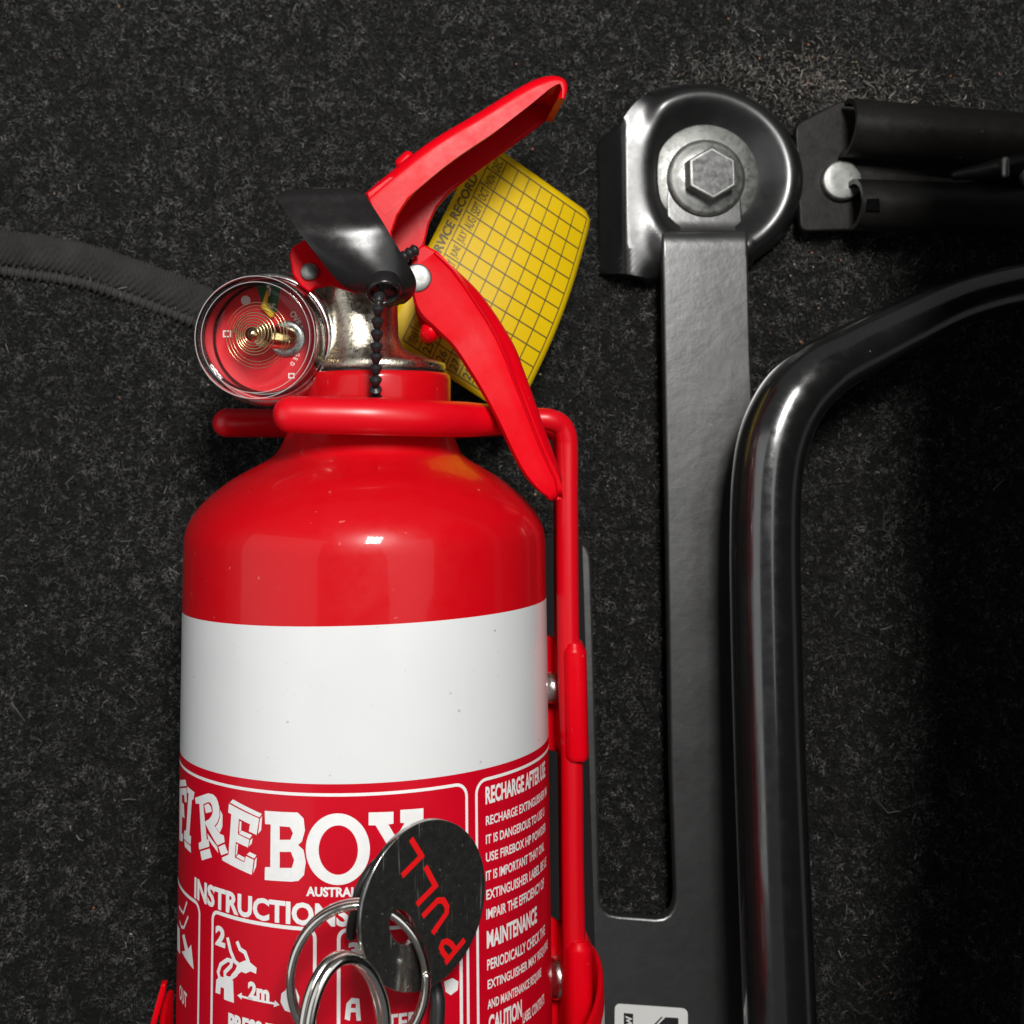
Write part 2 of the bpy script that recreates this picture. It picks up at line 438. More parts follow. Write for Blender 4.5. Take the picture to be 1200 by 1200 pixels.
def vnoise(x, y, cell, seed):
    """cheap smooth value noise on arrays"""
    r = np.random.default_rng(seed).random((257, 257))
    u = x / cell + 1000.3; v = y / cell + 1000.7; i = np.floor(u).astype(int); j = np.floor(v).astype(int); fx = u - i; fy = v - j
    fx = fx * fx * (3 - 2 * fx); fy = fy * fy * (3 - 2 * fy); i %= 256; j %= 256
    return (r[i, j] * (1 - fx) + r[i + 1, j] * fx) * (1 - fy) + (r[i, j + 1] * (1 - fx) + r[i + 1, j + 1] * fx) * fy

def fibre_field():
    n = 480000
    x = rng.uniform(-126, 212, n); y = rng.uniform(-122, 206, n)
    gz = np.array([0.0])
    # look the floor height up from a coarse grid
    gx = np.linspace(-130, 216, 171); gy = np.linspace(-126, 210, 176)
    G = np.array([[floor_z(a, b) for b in gy] for a in gx])
    fi = (x - gx[0]) / (gx[1] - gx[0]); fj = (y - gy[0]) / (gy[1] - gy[0]); i = fi.astype(int); j = fj.astype(int); a = fi - i; b = fj - j
    z = (G[i, j] * (1 - a) + G[i + 1, j] * a) * (1 - b) + (G[i, j + 1] * (1 - a) + G[i + 1, j + 1] * a) * b
    clump = 0.62 * vnoise(x, y, 0.9, 1) + 0.38 * vnoise(x, y, 2.8, 2)
    patch = vnoise(x, y, 17, 3)
    z = z + rng.random(n) * 0.9 + clump * 0.7
    D = 2.6 * vnoise(x, y, 3.2, 4) * 2 + rng.normal(0, 0.9, n)
    L = rng.gamma(4, 0.14, n) + 0.22
    t = np.exp(rng.normal(0, 0.55, n)) * (0.011 + 0.086 * np.clip((clump - 0.38) * 2.2, 0, 1)) * (0.75 + 0.5 * patch)
    t = np.clip(t, 0.004, 0.42)
    tone = np.stack([t, t * 0.985, t * 0.94], 1)
    ribbons('carpet_pile', np.stack([x, y, z], 1), D, L, rng.normal(0, 0.4, n), rng.random(n) * 0.5, rng.uniform(.06, .15, n), tone,
            label='dark grey needle felt carpet fibres')
    # longer loose hairs lying on top
    n = 500
    x = rng.uniform(-126, 212, n); y = rng.uniform(-122, 206, n)
    z = np.array([floor_z(a, b) for a, b in zip(x, y)]) + 1.6 + rng.random(n) * .5
    t = np.clip(np.exp(rng.normal(-1.7, .6, n)), .03, .6); tone = np.stack([t, t * .97, t * .9], 1)
    ribbons('loose_hair', np.stack([x, y, z], 1), rng.uniform(0, 6.28, n), rng.gamma(3, .7, n) + .6, rng.normal(0, 1.2, n), rng.random(n) * .8,
            rng.uniform(.06, .12, n), tone, label='loose pale hairs caught on the carpet')
    n = 1300
    q = W(950, 100, FLOOR); x = rng.normal(q.x, 22, n); y = rng.normal(q.y, 6.5, n) - 0.10 * (x - q.x)
    z = np.array([floor_z(a, b) for a, b in zip(x, y)]) + 1.2 + rng.random(n)
    t = np.clip(np.exp(rng.normal(-1.9, .6, n)), .03, .6); tone = np.stack([t, t * .9, t * .76], 1)
    ribbons('lint_fuzz', np.stack([x, y, z], 1), rng.uniform(0, 6.28, n), rng.gamma(3, .35, n) + .3, rng.normal(0, 1.0, n), rng.random(n) * .8,
            rng.uniform(.08, .2, n), tone, label='pale dusty lint on the carpet above the seat rail')
    # crumbs of lint and grit
    V = []; Fc = []; C = []
    cr = []
    for k in range(170):
        if k < 100: px, py = random.uniform(0, 1180), random.uniform(0, 1200)
        elif k < 150: px, py = random.gauss(960, 80), random.gauss(105, 28)
        else: px, py = random.gauss(960, 45), random.gauss(310, 40)
        p = W(px, py, FLOOR); cr.append((p.x, p.y, random.choice(((.42, .30, .18), (.40, .14, .07), (.5, .44, .34), (.3, .3, .28), (.5, .18, .10))), random.uniform(.12, .42)))
    for x, y, c, r in cr:
        b = len(V); z = floor_z(x, y) + 1.7
        for q in range(6):
            d = Vector(((1, 0, 0), (-1, 0, 0), (0, 1, 0), (0, -1, 0), (0, 0, .6), (0, 0, -.6))[q]) * r * random.uniform(.5, 1.2)
            V.append((x + d.x, y + d.y, z + d.z)); C.append((*c, 1))
        for f in ((0, 2, 4), (2, 1, 4), (1, 3, 4), (3, 0, 4), (2, 0, 5), (1, 2, 5), (3, 1, 5), (0, 3, 5)): Fc.append(tuple(b + i for i in f))
    me = mesh('crumbs', V, Fc); at = me.attributes.new('tone', 'FLOAT_COLOR', 'POINT'); at.data.foreach_set('color', np.array(C, np.float32).ravel())
    put('lint_crumbs', me, 'fibre', kind='stuff', smooth=False, label='tan and reddish crumbs of lint scattered on the carpet')
build_carpet(); fibre_field()

# ------------------------------------------------------------------ bound edge of the floor mat
def mat_edge():
    zc = FLOOR + 3.4
    c = catmull([W(px, py, zc) for px, py in ((-60, 280), (0, 289), (80, 301), (160, 325), (250, 361), (330, 398))], 110)
    n = len(c); seg = 40; V = []; Fc = []
    for i, p in enumerate(c):
        t = (c[min(i + 1, n - 1)] - c[max(i - 1, 0)]).normalized(); v = Vector((-t.y, t.x, 0)).normalized(); u = Vector((0, 0, 1))
        for k in range(seg):
            a = 2 * math.pi * k / seg; s = a / math.pi * 9.0
            rib = 0.5 * math.sin(2 * math.pi * (i * 0.155 + s * 1.15)) * math.sin(2 * math.pi * (i * 0.052 - s * 1.5)) + 0.30 * math.sin(2 * math.pi * (i * .155 + s * 1.15))
            V.append(p + v * math.cos(a) * (4.7 + rib) + u * math.sin(a) * (1.7 + rib))
    for i in range(n - 1):
        for k in range(seg): Fc.append((i * seg + k, i * seg + (k + 1) % seg, (i + 1) * seg + (k + 1) % seg, (i + 1) * seg + k))
    Fc.append(tuple(range(seg))); Fc.append(tuple((n - 1) * seg + k for k in range(seg))[::-1])
    t0 = thing('mat_binding', 'dark woven binding tape along the floor mat edge at the left', 'binding', c[0])
    put('woven_tape', recalc(mesh('tape', V, Fc), 80), 'binding', t0)
    # corded seam with overlock stitches
    zc = FLOOR + 3.0
    P = catmull([W(px, py, zc) for px, py in ((-60, 309), (0, 317), (90, 330), (160, 352), (240, 382), (320, 418))], 60)
    t1 = thing('piping_cord', 'thin stitched piping cord running just below the woven tape', 'piping', P[0])
    put('cord', MB().add(*tube(P, 1.35, 16)).me(), 'stitch', t1)
    ring = [Vector((1.62 * math.cos(a), 1.62 * math.sin(a), 0.5 * math.sin(a))) for a in [2 * math.pi * k / 14 for k in range(14)]]
    sm = MB().add(*tube(ring, 0.46, 8, closed=True)).me('stitch')
    acc = 0; nxt = 0
    for i in range(1, len(P) - 1):
        acc += (P[i] - P[i - 1]).length
        if acc > nxt:
            nxt += 2.05
            t = (P[i + 1] - P[i - 1]).normalized(); q = t.to_track_quat('Z', 'Y')
            o = put('stitch', sm, None if sm.materials else 'stitch', t1)
            o.rotation_euler = q.to_euler(); o.location = P[i] * S - t1.location
mat_edge()

# ------------------------------------------------------------------ overhanging seat base
def seat():
    zt, zb = 170.0, 58.0
    x0 = W(1214, 200, zb).x; y1 = 170.0; x2 = W(1188, 1200, zb).x
    pts = rounded([(x0, y1), (x0 + 260, y1 + 4), (x0 + 260, -330), (x2 - 14, -330), (x2, -62), (x0 - 1, 40)], [12, 10, 10, 10, 5, 5], 6)
    me = prism([(p[0], p[1], zt) for p in pts], zt - zb, 10, 4)
    put('car_seat', me, 'seat_fabric', label='black seat cushion edge overhanging the carpet along the right side', cat='car seat')
seat()
# ------------------------------------------------------------------ black mounting plate
ZP = -46.0
def plate():
    t = thing('mounting_plate', 'flat satin black steel mounting plate with long slot beside the extinguisher', 'bracket plate', W(760, 1200, ZP))
    def q(px, py, z=ZP): p = W(px, py, z); return (p.x, p.y)
    # outline in the plate's plane: two uprights joined by a foot, opening between them
    o = [q(776, 300), q(777, 330), q(783, 700), q(786, 900), q(791.5, 1046)]
    c1 = [q(791, 1056), q(788.5, 1065), q(784, 1072), q(777, 1076), q(768, 1077)]
    c2 = [q(724, 1073.5), q(714, 1071.5), q(708, 1067), q(704.5, 1060), q(703, 1050)]
    l = [q(700, 900), q(696, 760), q(693, 664)]
    top = [q(692, 652), q(688.5, 642), q(682.5, 636)]
    rest = [q(703, 1295), q(960, 1300), q(930, 1100), q(905, 900), q(890, 640), q(880, 420), q(877, 300)]
    pts = o + c1 + c2 + l + top + rest
    me = prism([(a, b, ZP) for a, b in pts], 3.0, 0.7, 3, keep=lambda c, ay, ln: (c.y > W(800, 310, ZP).y and ay < .3) or (ln > 90 and c.x < W(800, 700, ZP).x))
    plt = put('plate', me, 'satin_black', t)
    fold = [(682, 633), (683, 700), (687, 860), (695, 1080), (702, 1295)]
    V = []; Fc = []
    for k, (px, py) in enumerate(fold):
        a = W(px + .6, py, ZP - .02); top_in = 0
        V += [a, a + Vector((-.1, 0, -.11)), a + Vector((-.25, 0, -.28)), a + Vector((-9, .9 * top_in, -10)), a + Vector((-15, 1.0 * top_in, -16.5))]
    for k in range(len(fold) - 1):
        for j in range(4): Fc.append((k * 5 + j, k * 5 + j + 1, (k + 1) * 5 + j + 1, (k + 1) * 5 + j))
    mf = mesh('flange', V, Fc); bm = bmesh.new(); bm.from_mesh(mf); bmesh.ops.recalc_face_normals(bm, faces=bm.faces)
    if sum(f.normal.z for f in bm.faces) < 0: bmesh.ops.reverse_faces(bm, faces=bm.faces)
    thicken(bm, 2.6); bm.to_mesh(mf); bm.free()
    put('folded_flange', recalc(mf, 40), 'satin_black', t)
    # bent tongue that climbs onto the seat bolt
    sec = [(300, ZP), (294, ZP), (287, ZP), (280, ZP - .2), (274, ZP - 1.0), (270.5, ZP - 2.4), (270, ZP - 3.6), (266, ZP - 4.3), (258, ZP - 4.6), (235, ZP - 4.8), (205, ZP - 4.8), (178, ZP - 4.8)]
    wl = [776, 776, 776, 775.8, 775.6, 776, 778, 780, 781, 780, 782, 800]; wr = [877, 877, 877, 876.6, 876.2, 876, 875, 872, 871, 870, 868, 850]
    V = []; Fc = []
    for (py, z), a, b in zip(sec, wl, wr):
        A = W(a, py, z); B = W(b, py, z)
        for k in range(9):
            f = (0, .01, .025, .04, .5, .96, .975, .99, 1)[k]; p = A.lerp(B, f); e = min(f, 1 - f) * (B - A).length
            V.append((p.x, p.y, z - (0.6 * max(0, 1 - e / 0.6) ** 1.5)))
    n = len(sec)
    for i in range(n - 1):
        for k in range(8): Fc.append((i * 9 + k, i * 9 + k + 1, (i + 1) * 9 + k + 1, (i + 1) * 9 + k))
    me2 = mesh('tongue', V, Fc)
    bm = bmesh.new(); bm.from_mesh(me2); bmesh.ops.recalc_face_normals(bm, faces=bm.faces)
    if sum(f.normal.z for f in bm.faces) < 0: bmesh.ops.reverse_faces(bm, faces=bm.faces)
    thicken(bm, 2.6)
    bm.to_mesh(me2); bm.free()
    put('tongue', recalc(me2, 40), 'satin_black', t)
    # white sticker with its black print
    zs = ZP + 0.15
    st = rounded([q(720.5, 1176, zs), q(806, 1182, zs), q(806, 1262, zs), q(720, 1256, zs)], 1.6)
    s = put('sticker', prism([(p[0], p[1], zs) for p in st], 0.12), 'sticker_white', t, smooth=False)
    z2 = zs + 0.03
    def flat(rings): V, Fc = fill2d([[q(*p, z2) for p in r] for r in rings]); return place2d(V, Fc, lambda x, y: (x, y, z2))
    put('sticker_print', flat([[(731, 1187), (742, 1188), (742, 1236), (731, 1235)]]), 'sticker_black', s, smooth=False)
    put('sticker_print', flat([[(763, 1204), (775, 1191.5), (777, 1191.6), (766, 1204)], [(768, 1204), (780, 1192), (795, 1193), (795, 1250), (786, 1250), (786, 1204)], [(762, 1206), (786, 1206), (786, 1214), (770, 1230), (762, 1230)]]), 'sticker_black', s, smooth=False)
    z3 = z2 + .03
    V, Fc = stroke2d([q(733, 1191.5, z3), q(739.5, 1194, z3), q(735, 1196, z3), q(739.5, 1199, z3), q(734, 1201, z3)], 0.42)
    put('sticker_print', place2d(V, Fc, lambda x, y: (x, y, z3)), 'sticker_white', s, smooth=False)
plate()

# ------------------------------------------------------------------ seat rail with its foot and bolts
def seat_rail():
    zf = -52.5
    C = W(825, 208, zf)
    t = thing('seat_rail', 'black pressed steel seat rail foot with silver bolt, upper right', 'seat rail', C)
    k = scl(zf) * 1.0
    # foot: a pressed ring with a flat wing on its left
    def outline(a):
        dx, dy = math.cos(a), math.sin(a)      # px, y up
        r = 118 + 3 * math.cos(3 * a) + 3 * max(0, math.cos(a)) ** 4
        # wing polygon in px around the centre
        poly = [(-98, 66), (-122, 48), (-124, -112), (-56, -126), (60, -104), (60, 90)]
        best = 0
        for i in range(len(poly)):
            x1, y1 = poly[i]; x2, y2 = poly[(i + 1) % len(poly)]
            den = dx * (y2 - y1) - dy * (x2 - x1)
            if abs(den) < 1e-9: continue
            tt = (x1 * (y2 - y1) - y1 * (x2 - x1)) / den; s = (x1 * dy - y1 * dx) / den
            if tt > 0 and -1e-6 <= s <= 1 + 1e-6: best = max(best, tt)
        return max(r, best)
    def hgt(x, y, rr):
        r = math.hypot(x, y)
        def bell(c, w): return math.exp(-((r - c) / w) ** 2)
        ridge = 6.0 * (bell(100, 31) if r < 100 else bell(100, 24))
        base = 0.0 if r < 64 else 0.0
        wing = 1 / (1 + math.exp((x + 62) / 5))
        h = ridge * (1 - wing) + wing * (3.6 + .012 * (x + 80))
        h -= max(0, -(x + 98)) * 0.36          # wing folds down at its outer edge
        edge = (rr - r)
        h -= 6.5 * math.exp(-edge / 8.0) * (1 - wing)
        return h
    na, nr = 160, 34; V = [(C.x, C.y, zf)]; Fc = []
    for j in range(1, nr + 1):
        for i in range(na):
            a = 2 * math.pi * i / na; ro = outline(a); r = ro * j / nr
            x, y = r * math.cos(a), r * math.sin(a)
            V.append((C.x + x * k, C.y + y * k, zf + hgt(x, y, ro)))
    for i in range(na):
        ro = outline(2 * math.pi * i / na); a = 2 * math.pi * i / na
        V.append((C.x + ro * math.cos(a) * k, C.y + ro * math.sin(a) * k, FLOOR - 1))
    for i in range(na): Fc.append((0, 1 + i, 1 + (i + 1) % na))
    for j in range(nr):
        for i in range(na):
            b = 1 + j * na; Fc.append((b + i, b + (i + 1) % na, b + na + (i + 1) % na, b + na + i)[::-1])
    foot = put('foot', recalc(mesh('foot', V, Fc), 70), 'gloss_black', t)
    # washer plate under the tongue
    put('washer', recalc(MB().add(*lathe([(63 * k, 0), (63 * k, 1.35), (61.5 * k, 1.6), (20 * k, 1.6)], 64, (W(826, 208, zf).x, W(826, 208, zf).y, zf), (0, 0, 1))).me()), 'zinc', t)
    # flanged hex bolt through the tongue
    zb = ZP - 4.6; B = W(827, 209, zb); s = scl(zb)
    b = put('bolt', recalc(MB().add(*lathe([(46 * s, 0), (46.5 * s, .5), (45 * s, 1.1), (41 * s, 1.5), (37 * s, 1.7), (33 * s, 2.2), (24 * s, 2.3)], 72, B, (0, 0, 1))).me(), 60), 'zinc', t)
    hexo = [(B.x + 31.5 * s * math.cos(math.radians(30 + 60 * i)), B.y + 31.5 * s * math.sin(math.radians(30 + 60 * i)), zb + 7.6) for i in range(6)]
    put('hex_head', prism(hexo, 5.6, 0.7, 3, sharp=25), 'zinc', b)
    hexi = [(B.x + 27 * s * math.cos(math.radians(30 + 60 * i)), B.y + 27 * s * math.sin(math.radians(30 + 60 * i)), zb + 7.66) for i in range(6)]
    put('hex_top', prism(hexi, .3, 0.12, 2), 'bolt_head', b)
    # flat rail base and its rivet
    zr = -51.0
    def q(px, py, z=zr): p = W(px, py, z); return (p.x, p.y, z)
    base = rounded([Vector(q(932, 146)[:2]), Vector(q(985, 118)[:2]), Vector(q(1260, 150)[:2]), Vector(q(1260, 262)[:2]), Vector(q(938, 271)[:2])], [2.5, 1, 1, 1, 2.5])
    put('rail_base', prism([(p[0], p[1], zr) for p in base], 2.4, 0.5, 3), 'rail_black', t)
    rc = W(984, 213, zr); rs = scl(zr)
    put('rivet', recalc(MB().add(*lathe([(24 * rs, 0), (24 * rs, 1.9), (23 * rs, 2.4), (21 * rs, 2.6), (10 * rs, 2.5), (.1, 2.5)], 48, rc, (0, 0, 1))).me(), 60), 'zinc', t)
    # two rolled rail lips, hollow, with a square hole each
    def lip(c0, c1, rad, a0, a1, cut, nm, hole, hz):
        n = 26; V = []; Fc = []
        A = W(*c0, -46); Bp = W(*c1, -46); ax = (Bp - A); L = ax.length; ax.normalize(); v = Vector((-ax.y, ax.x, 0)); u = Vector((0, 0, 1))
        st = 14
        for i in range(st + 1):
            for j in range(n + 1):
                a = math.radians(a0 + (a1 - a0) * j / n)
                off = cut * (1 - math.sin(math.pi * j / n)) if i == 0 else 0
                p = A + ax * (L * i / st + off) + v * math.cos(a) * rad[0] + u * math.sin(a) * rad[1]
                V.append(p)
        for i in range(st):
            for j in range(n): Fc.append((i * (n + 1) + j, (i + 1) * (n + 1) + j, (i + 1) * (n + 1) + j + 1, i * (n + 1) + j + 1))
        me = mesh(nm, V, Fc); bm = bmesh.new(); bm.from_mesh(me)
        bmesh.ops.recalc_face_normals(bm, faces=bm.faces); thicken(bm, 1.4)
        bm.to_mesh(me); bm.free()
        l = put(nm, recalc(me, 50), 'rail_black', t)
        h = W(*hole, -46 + hz); hs = 8 * scl(-36)
        put('square_hole', prism([(h.x - hs, h.y - hs * .9, h.z + .25), (h.x + hs, h.y - hs, h.z + .25), (h.x + hs, h.y + hs, h.z + .25), (h.x - hs, h.y + hs * .9, h.z + .25)], 2.5, .2, 2), 'hole_dark', l)
    lip((990, 150), (1260, 172), (8.2, 9.5), -10, 200, 0.0, 'rail_lip', (1016, 133), 8.0)
    lip((998, 240), (1260, 250), (7.2, 8.5), -20, 190, 0.0, 'rail_lip', (1023, 240), 8.35)
    # spring clip and spacer under the seat
    put('spring_clip', recalc(MB().add(*tube([W(1120, 205, -44), W(1150, 200, -42), W(1176, 196, -40), W(1200, 192, -40)], [1.5, 2.2, 3.2, 3.0], 16)).me()), 'rail_black', t)
    put('clip_pin', recalc(MB().add(*tube([W(1178, 188, -36), W(1178, 204, -36)], 1.1, 12)).me()), 'zinc', t)
    put('spacer', recalc(MB().add(*lathe([(7, 0), (7.2, 1), (6.6, 2.2), (4, 3)], 32, W(1222, 200, -40), (0, 0, 1))).me()), 'zinc', t)
seat_rail()

# ------------------------------------------------------------------ bent seat bar
def seat_bar():
    pts = [(1290, 318, -40, 6.4), (1210, 330, -38, 6.5), (1130, 350, -34, 6.7), (1060, 382, -30, 7.0), (1000, 412, -27, 7.5), (962, 434, -25, 8.1), (930, 466, -24, 8.6), (909, 508, -23.5, 8.8),
           (899, 560, -23, 8.7), (896.5, 640, -22.5, 8.7), (898, 740, -22, 8.7), (901, 860, -21, 8.6), (906, 1000, -20, 8.6), (912, 1150, -19, 8.6), (918, 1300, -18, 8.6)]
    P = [W(a, b, c) for a, b, c, r in pts]; n = 10
    Q = catmull(P, n); rad = [pts[min(i // n, len(pts) - 1)][3] * (1 - (i % n) / n) + pts[min(i // n + 1, len(pts) - 1)][3] * ((i % n) / n) for i in range(len(Q))]
    put('seat_bar', MB().add(*tube(Q, rad, 48)).me(), 'tube_black', label='glossy black bent tubular bar under the seat, right of plate', cat='seat bar')
seat_bar()
# ------------------------------------------------------------------ the fire extinguisher
TILT_G = 0.038
EXT = thing('fire_extinguisher', 'red fire extinguisher with wide white band and pressure gauge', 'extinguisher', (0, -120, 0))
def yz(py): return W(427, py, 0).y
def body():
    pr = [(1330, 213, 0), (640, 213, 0), (630, 212.6, 0), (620, 211, .1), (610, 207.5, .2), (600, 202, .3), (590, 194, .4), (580, 184, .5), (570, 172, .6), (560, 158, .7), (552, 144, .8), (545, 131, .9), (540, 122, 1.0),
          (536, 116, 1.1), (532, 111.5, 1.1), (526, 107.5, 1.2), (518, 103.5, 1.3), (508, 100, 1.4), (498, 98, 1.6), (490, 96, 1.8), (486, 86, 2.0), (478, 85, 2.2)]
    prof = [(a * R / 213.0, yz(py), sh) for py, a, sh in pr]
    # smooth profile
    P = catmull([Vector((p[0], p[1], p[2])) for p in prof[1:]], 4)
    prof = [prof[0]] + [tuple(p) for p in P]
    put('cylinder', recalc(MB().add(*lathe(prof, 220)).me(), 50), 'red_paint', EXT)
    xc = W(440, 455, 0).x; k = scl(0)
    col = [(84, 484), (87, 482), (88, 478), (88, 446), (87.4, 441), (85, 438.5), (70, 438)]
    c = put('collar', recalc(MB().add(*lathe([(a * k, yz(py)) for a, py in col], 120, (xc, 0, 0))).me(), 60), 'red_paint', EXT)
    fl = [(78, 437.8), (81, 436), (82, 433), (81, 429), (78, 426.5), (60, 425)]
    put('gasket', recalc(MB().add(*lathe([((a + 2.5) * k, yz(py)) for a, py in ((78, 439.6), (81.5, 438.5), (81.5, 436), (70, 435))], 96, (xc, 0, 0))).me()), 'black_plastic', EXT)
    # cast valve: rounded sections growing into the flange
    secs = [(250, 384, 452, 8, 3.5), (300, 379, 460, 10, 3.2), (335, 376, 466, 12.5, 2.8), (370, 377, 466, 13.4, 2.6), (395, 377, 467, 14, 2.4), (408, 374, 472, 14.6, 2.3), (416, 368, 484, 15.2, 2.2), (421, 363, 502, 16, 2.05), (424.5, 359, 516, 16.6, 2.0), (427, 357.5, 521.5, 16.9, 2), (431, 357, 522.5, 17, 2), (435, 358, 521.5, 16.9, 2), (437, 362, 518, 16.5, 2)]
    V = []; Fc = []; seg = 72
    for py, a, b, dz, ex in secs:
        A = W(a, py, 0); B = W(b, py, 0); cx = (A.x + B.x) / 2; hx = (B.x - A.x) / 2; y = yz(py)
        for i in range(seg):
            t = 2 * math.pi * i / seg; c_, s_ = math.cos(t), math.sin(t)
            V.append((cx + hx * math.copysign(abs(c_) ** (2 / ex), c_), y, dz * math.copysign(abs(s_) ** (2 / ex), s_)))
    for i in range(len(secs) - 1):
        for q in range(seg): Fc.append((i * seg + q, i * seg + (q + 1) % seg, (i + 1) * seg + (q + 1) % seg, (i + 1) * seg + q))
    Fc += [tuple(range(seg)), tuple((len(secs) - 1) * seg + q for q in range(seg))]
    put('valve_body', recalc(mesh('valve', V, Fc), 55), 'nickel', EXT)
body()

# printed wrap: white band, red instruction panel, lettering
def on_cyl(r, tilted=True):
    def f(s, y):
        a = s / R
        return (r * math.sin(a), y + (TILT_G * R * math.sin(a) if tilted else 0), r * math.cos(a))
    return f
def untilt(px, py):
    s, y = CYL(px, py); return s, y - TILT_G * R * math.sin(s / R)
Y_TOP, Y_BOT = 18.886, -12.18
def shell(y1, y0, r):
    seg = 220; V = []; Fc = []; rows = 3
    f = on_cyl(r)
    for j in range(rows):
        for i in range(seg): V.append(f(2 * math.pi * R * i / seg, y1 + (y0 - y1) * j / (rows - 1)))
    for j in range(rows - 1):
        for i in range(seg): Fc.append((j * seg + i, (j + 1) * seg + i, (j + 1) * seg + (i + 1) % seg, j * seg + (i + 1) % seg))
    return mesh('shell', V, Fc)
put('white_band', shell(Y_TOP, Y_BOT, R + 0.06), 'label_white', EXT)
PANEL = put('instruction_panel', shell(Y_BOT, -104, R + 0.05), 'label_red', EXT)
RP = R + 0.10
def print_px(rings, name='printed_mark', strokes=(), wd=0.7, closed=False, material='ink_white', r=RP):
    parts = []
    if rings: parts.append(fill2d([[untilt(*p) for p in ring] for ring in rings]))
    for st in strokes: parts.append(stroke2d([untilt(*p) for p in st], wd, closed))
    V, Fc = cat2d(*parts)
    return put(name, place2d(V, Fc, on_cyl(r), 1.3), material, PANEL, smooth=False)
def print_text(s, left, right=None, prefix=None, bold=0.0, mono_h=None, material='ink_white', name='lettering', r=RP):
    """left=(px, py top, py bottom); right=(px[, top, bottom]) is where prefix (or the whole) ends"""
    V, Fc, lo, hi = text2d(s, bold)
    pv = text2d(prefix, bold) if prefix else (V, Fc, lo, hi)
    s0, yt = untilt(left[0], left[1]); _, yb = untilt(left[0], left[2])
    if len(right) > 1: s1, _ = untilt(right[0], (right[1] + right[2]) / 2)
    else: s1, _ = untilt(right[0], (left[1] + left[2]) / 2)
    sx = (s1 - s0) / (pv[3][0] - pv[2][0]); sy = (yt - yb) / (hi[1] - lo[1])
    W2 = [(s0 + (v[0] - lo[0]) * sx, yb + (v[1] - lo[1]) * sy) for v in V]
    # nothing beyond the visible half of the cylinder
    return put(name, place2d(W2, Fc, on_cyl(r), 1.3), material, PANEL, smooth=False)

def rrect_open(s0, s1, y1, y0, rad, wd, left=True, right=True):
    """three-sided rounded frame, open at the bottom"""
    P = []
    if left: P += [(s0, y0)] + [(s0 + rad - rad * math.cos(a), y1 - rad + rad * math.sin(a)) for a in [math.pi / 2 * k / 6 for k in range(7)]]
    else: P += [(s0, y1)]
    if right: P += [(s1 - rad + rad * math.sin(a), y1 - rad + rad * math.cos(a)) for a in [math.pi / 2 * k / 6 for k in range(7)]] + [(s1, y0)]
    else: P += [(s1, y1)]
    V, Fc = stroke2d(P, wd)
    put('printed_frame', place2d(V, Fc, on_cyl(RP), 1.3), 'ink_white', PANEL, smooth=False)

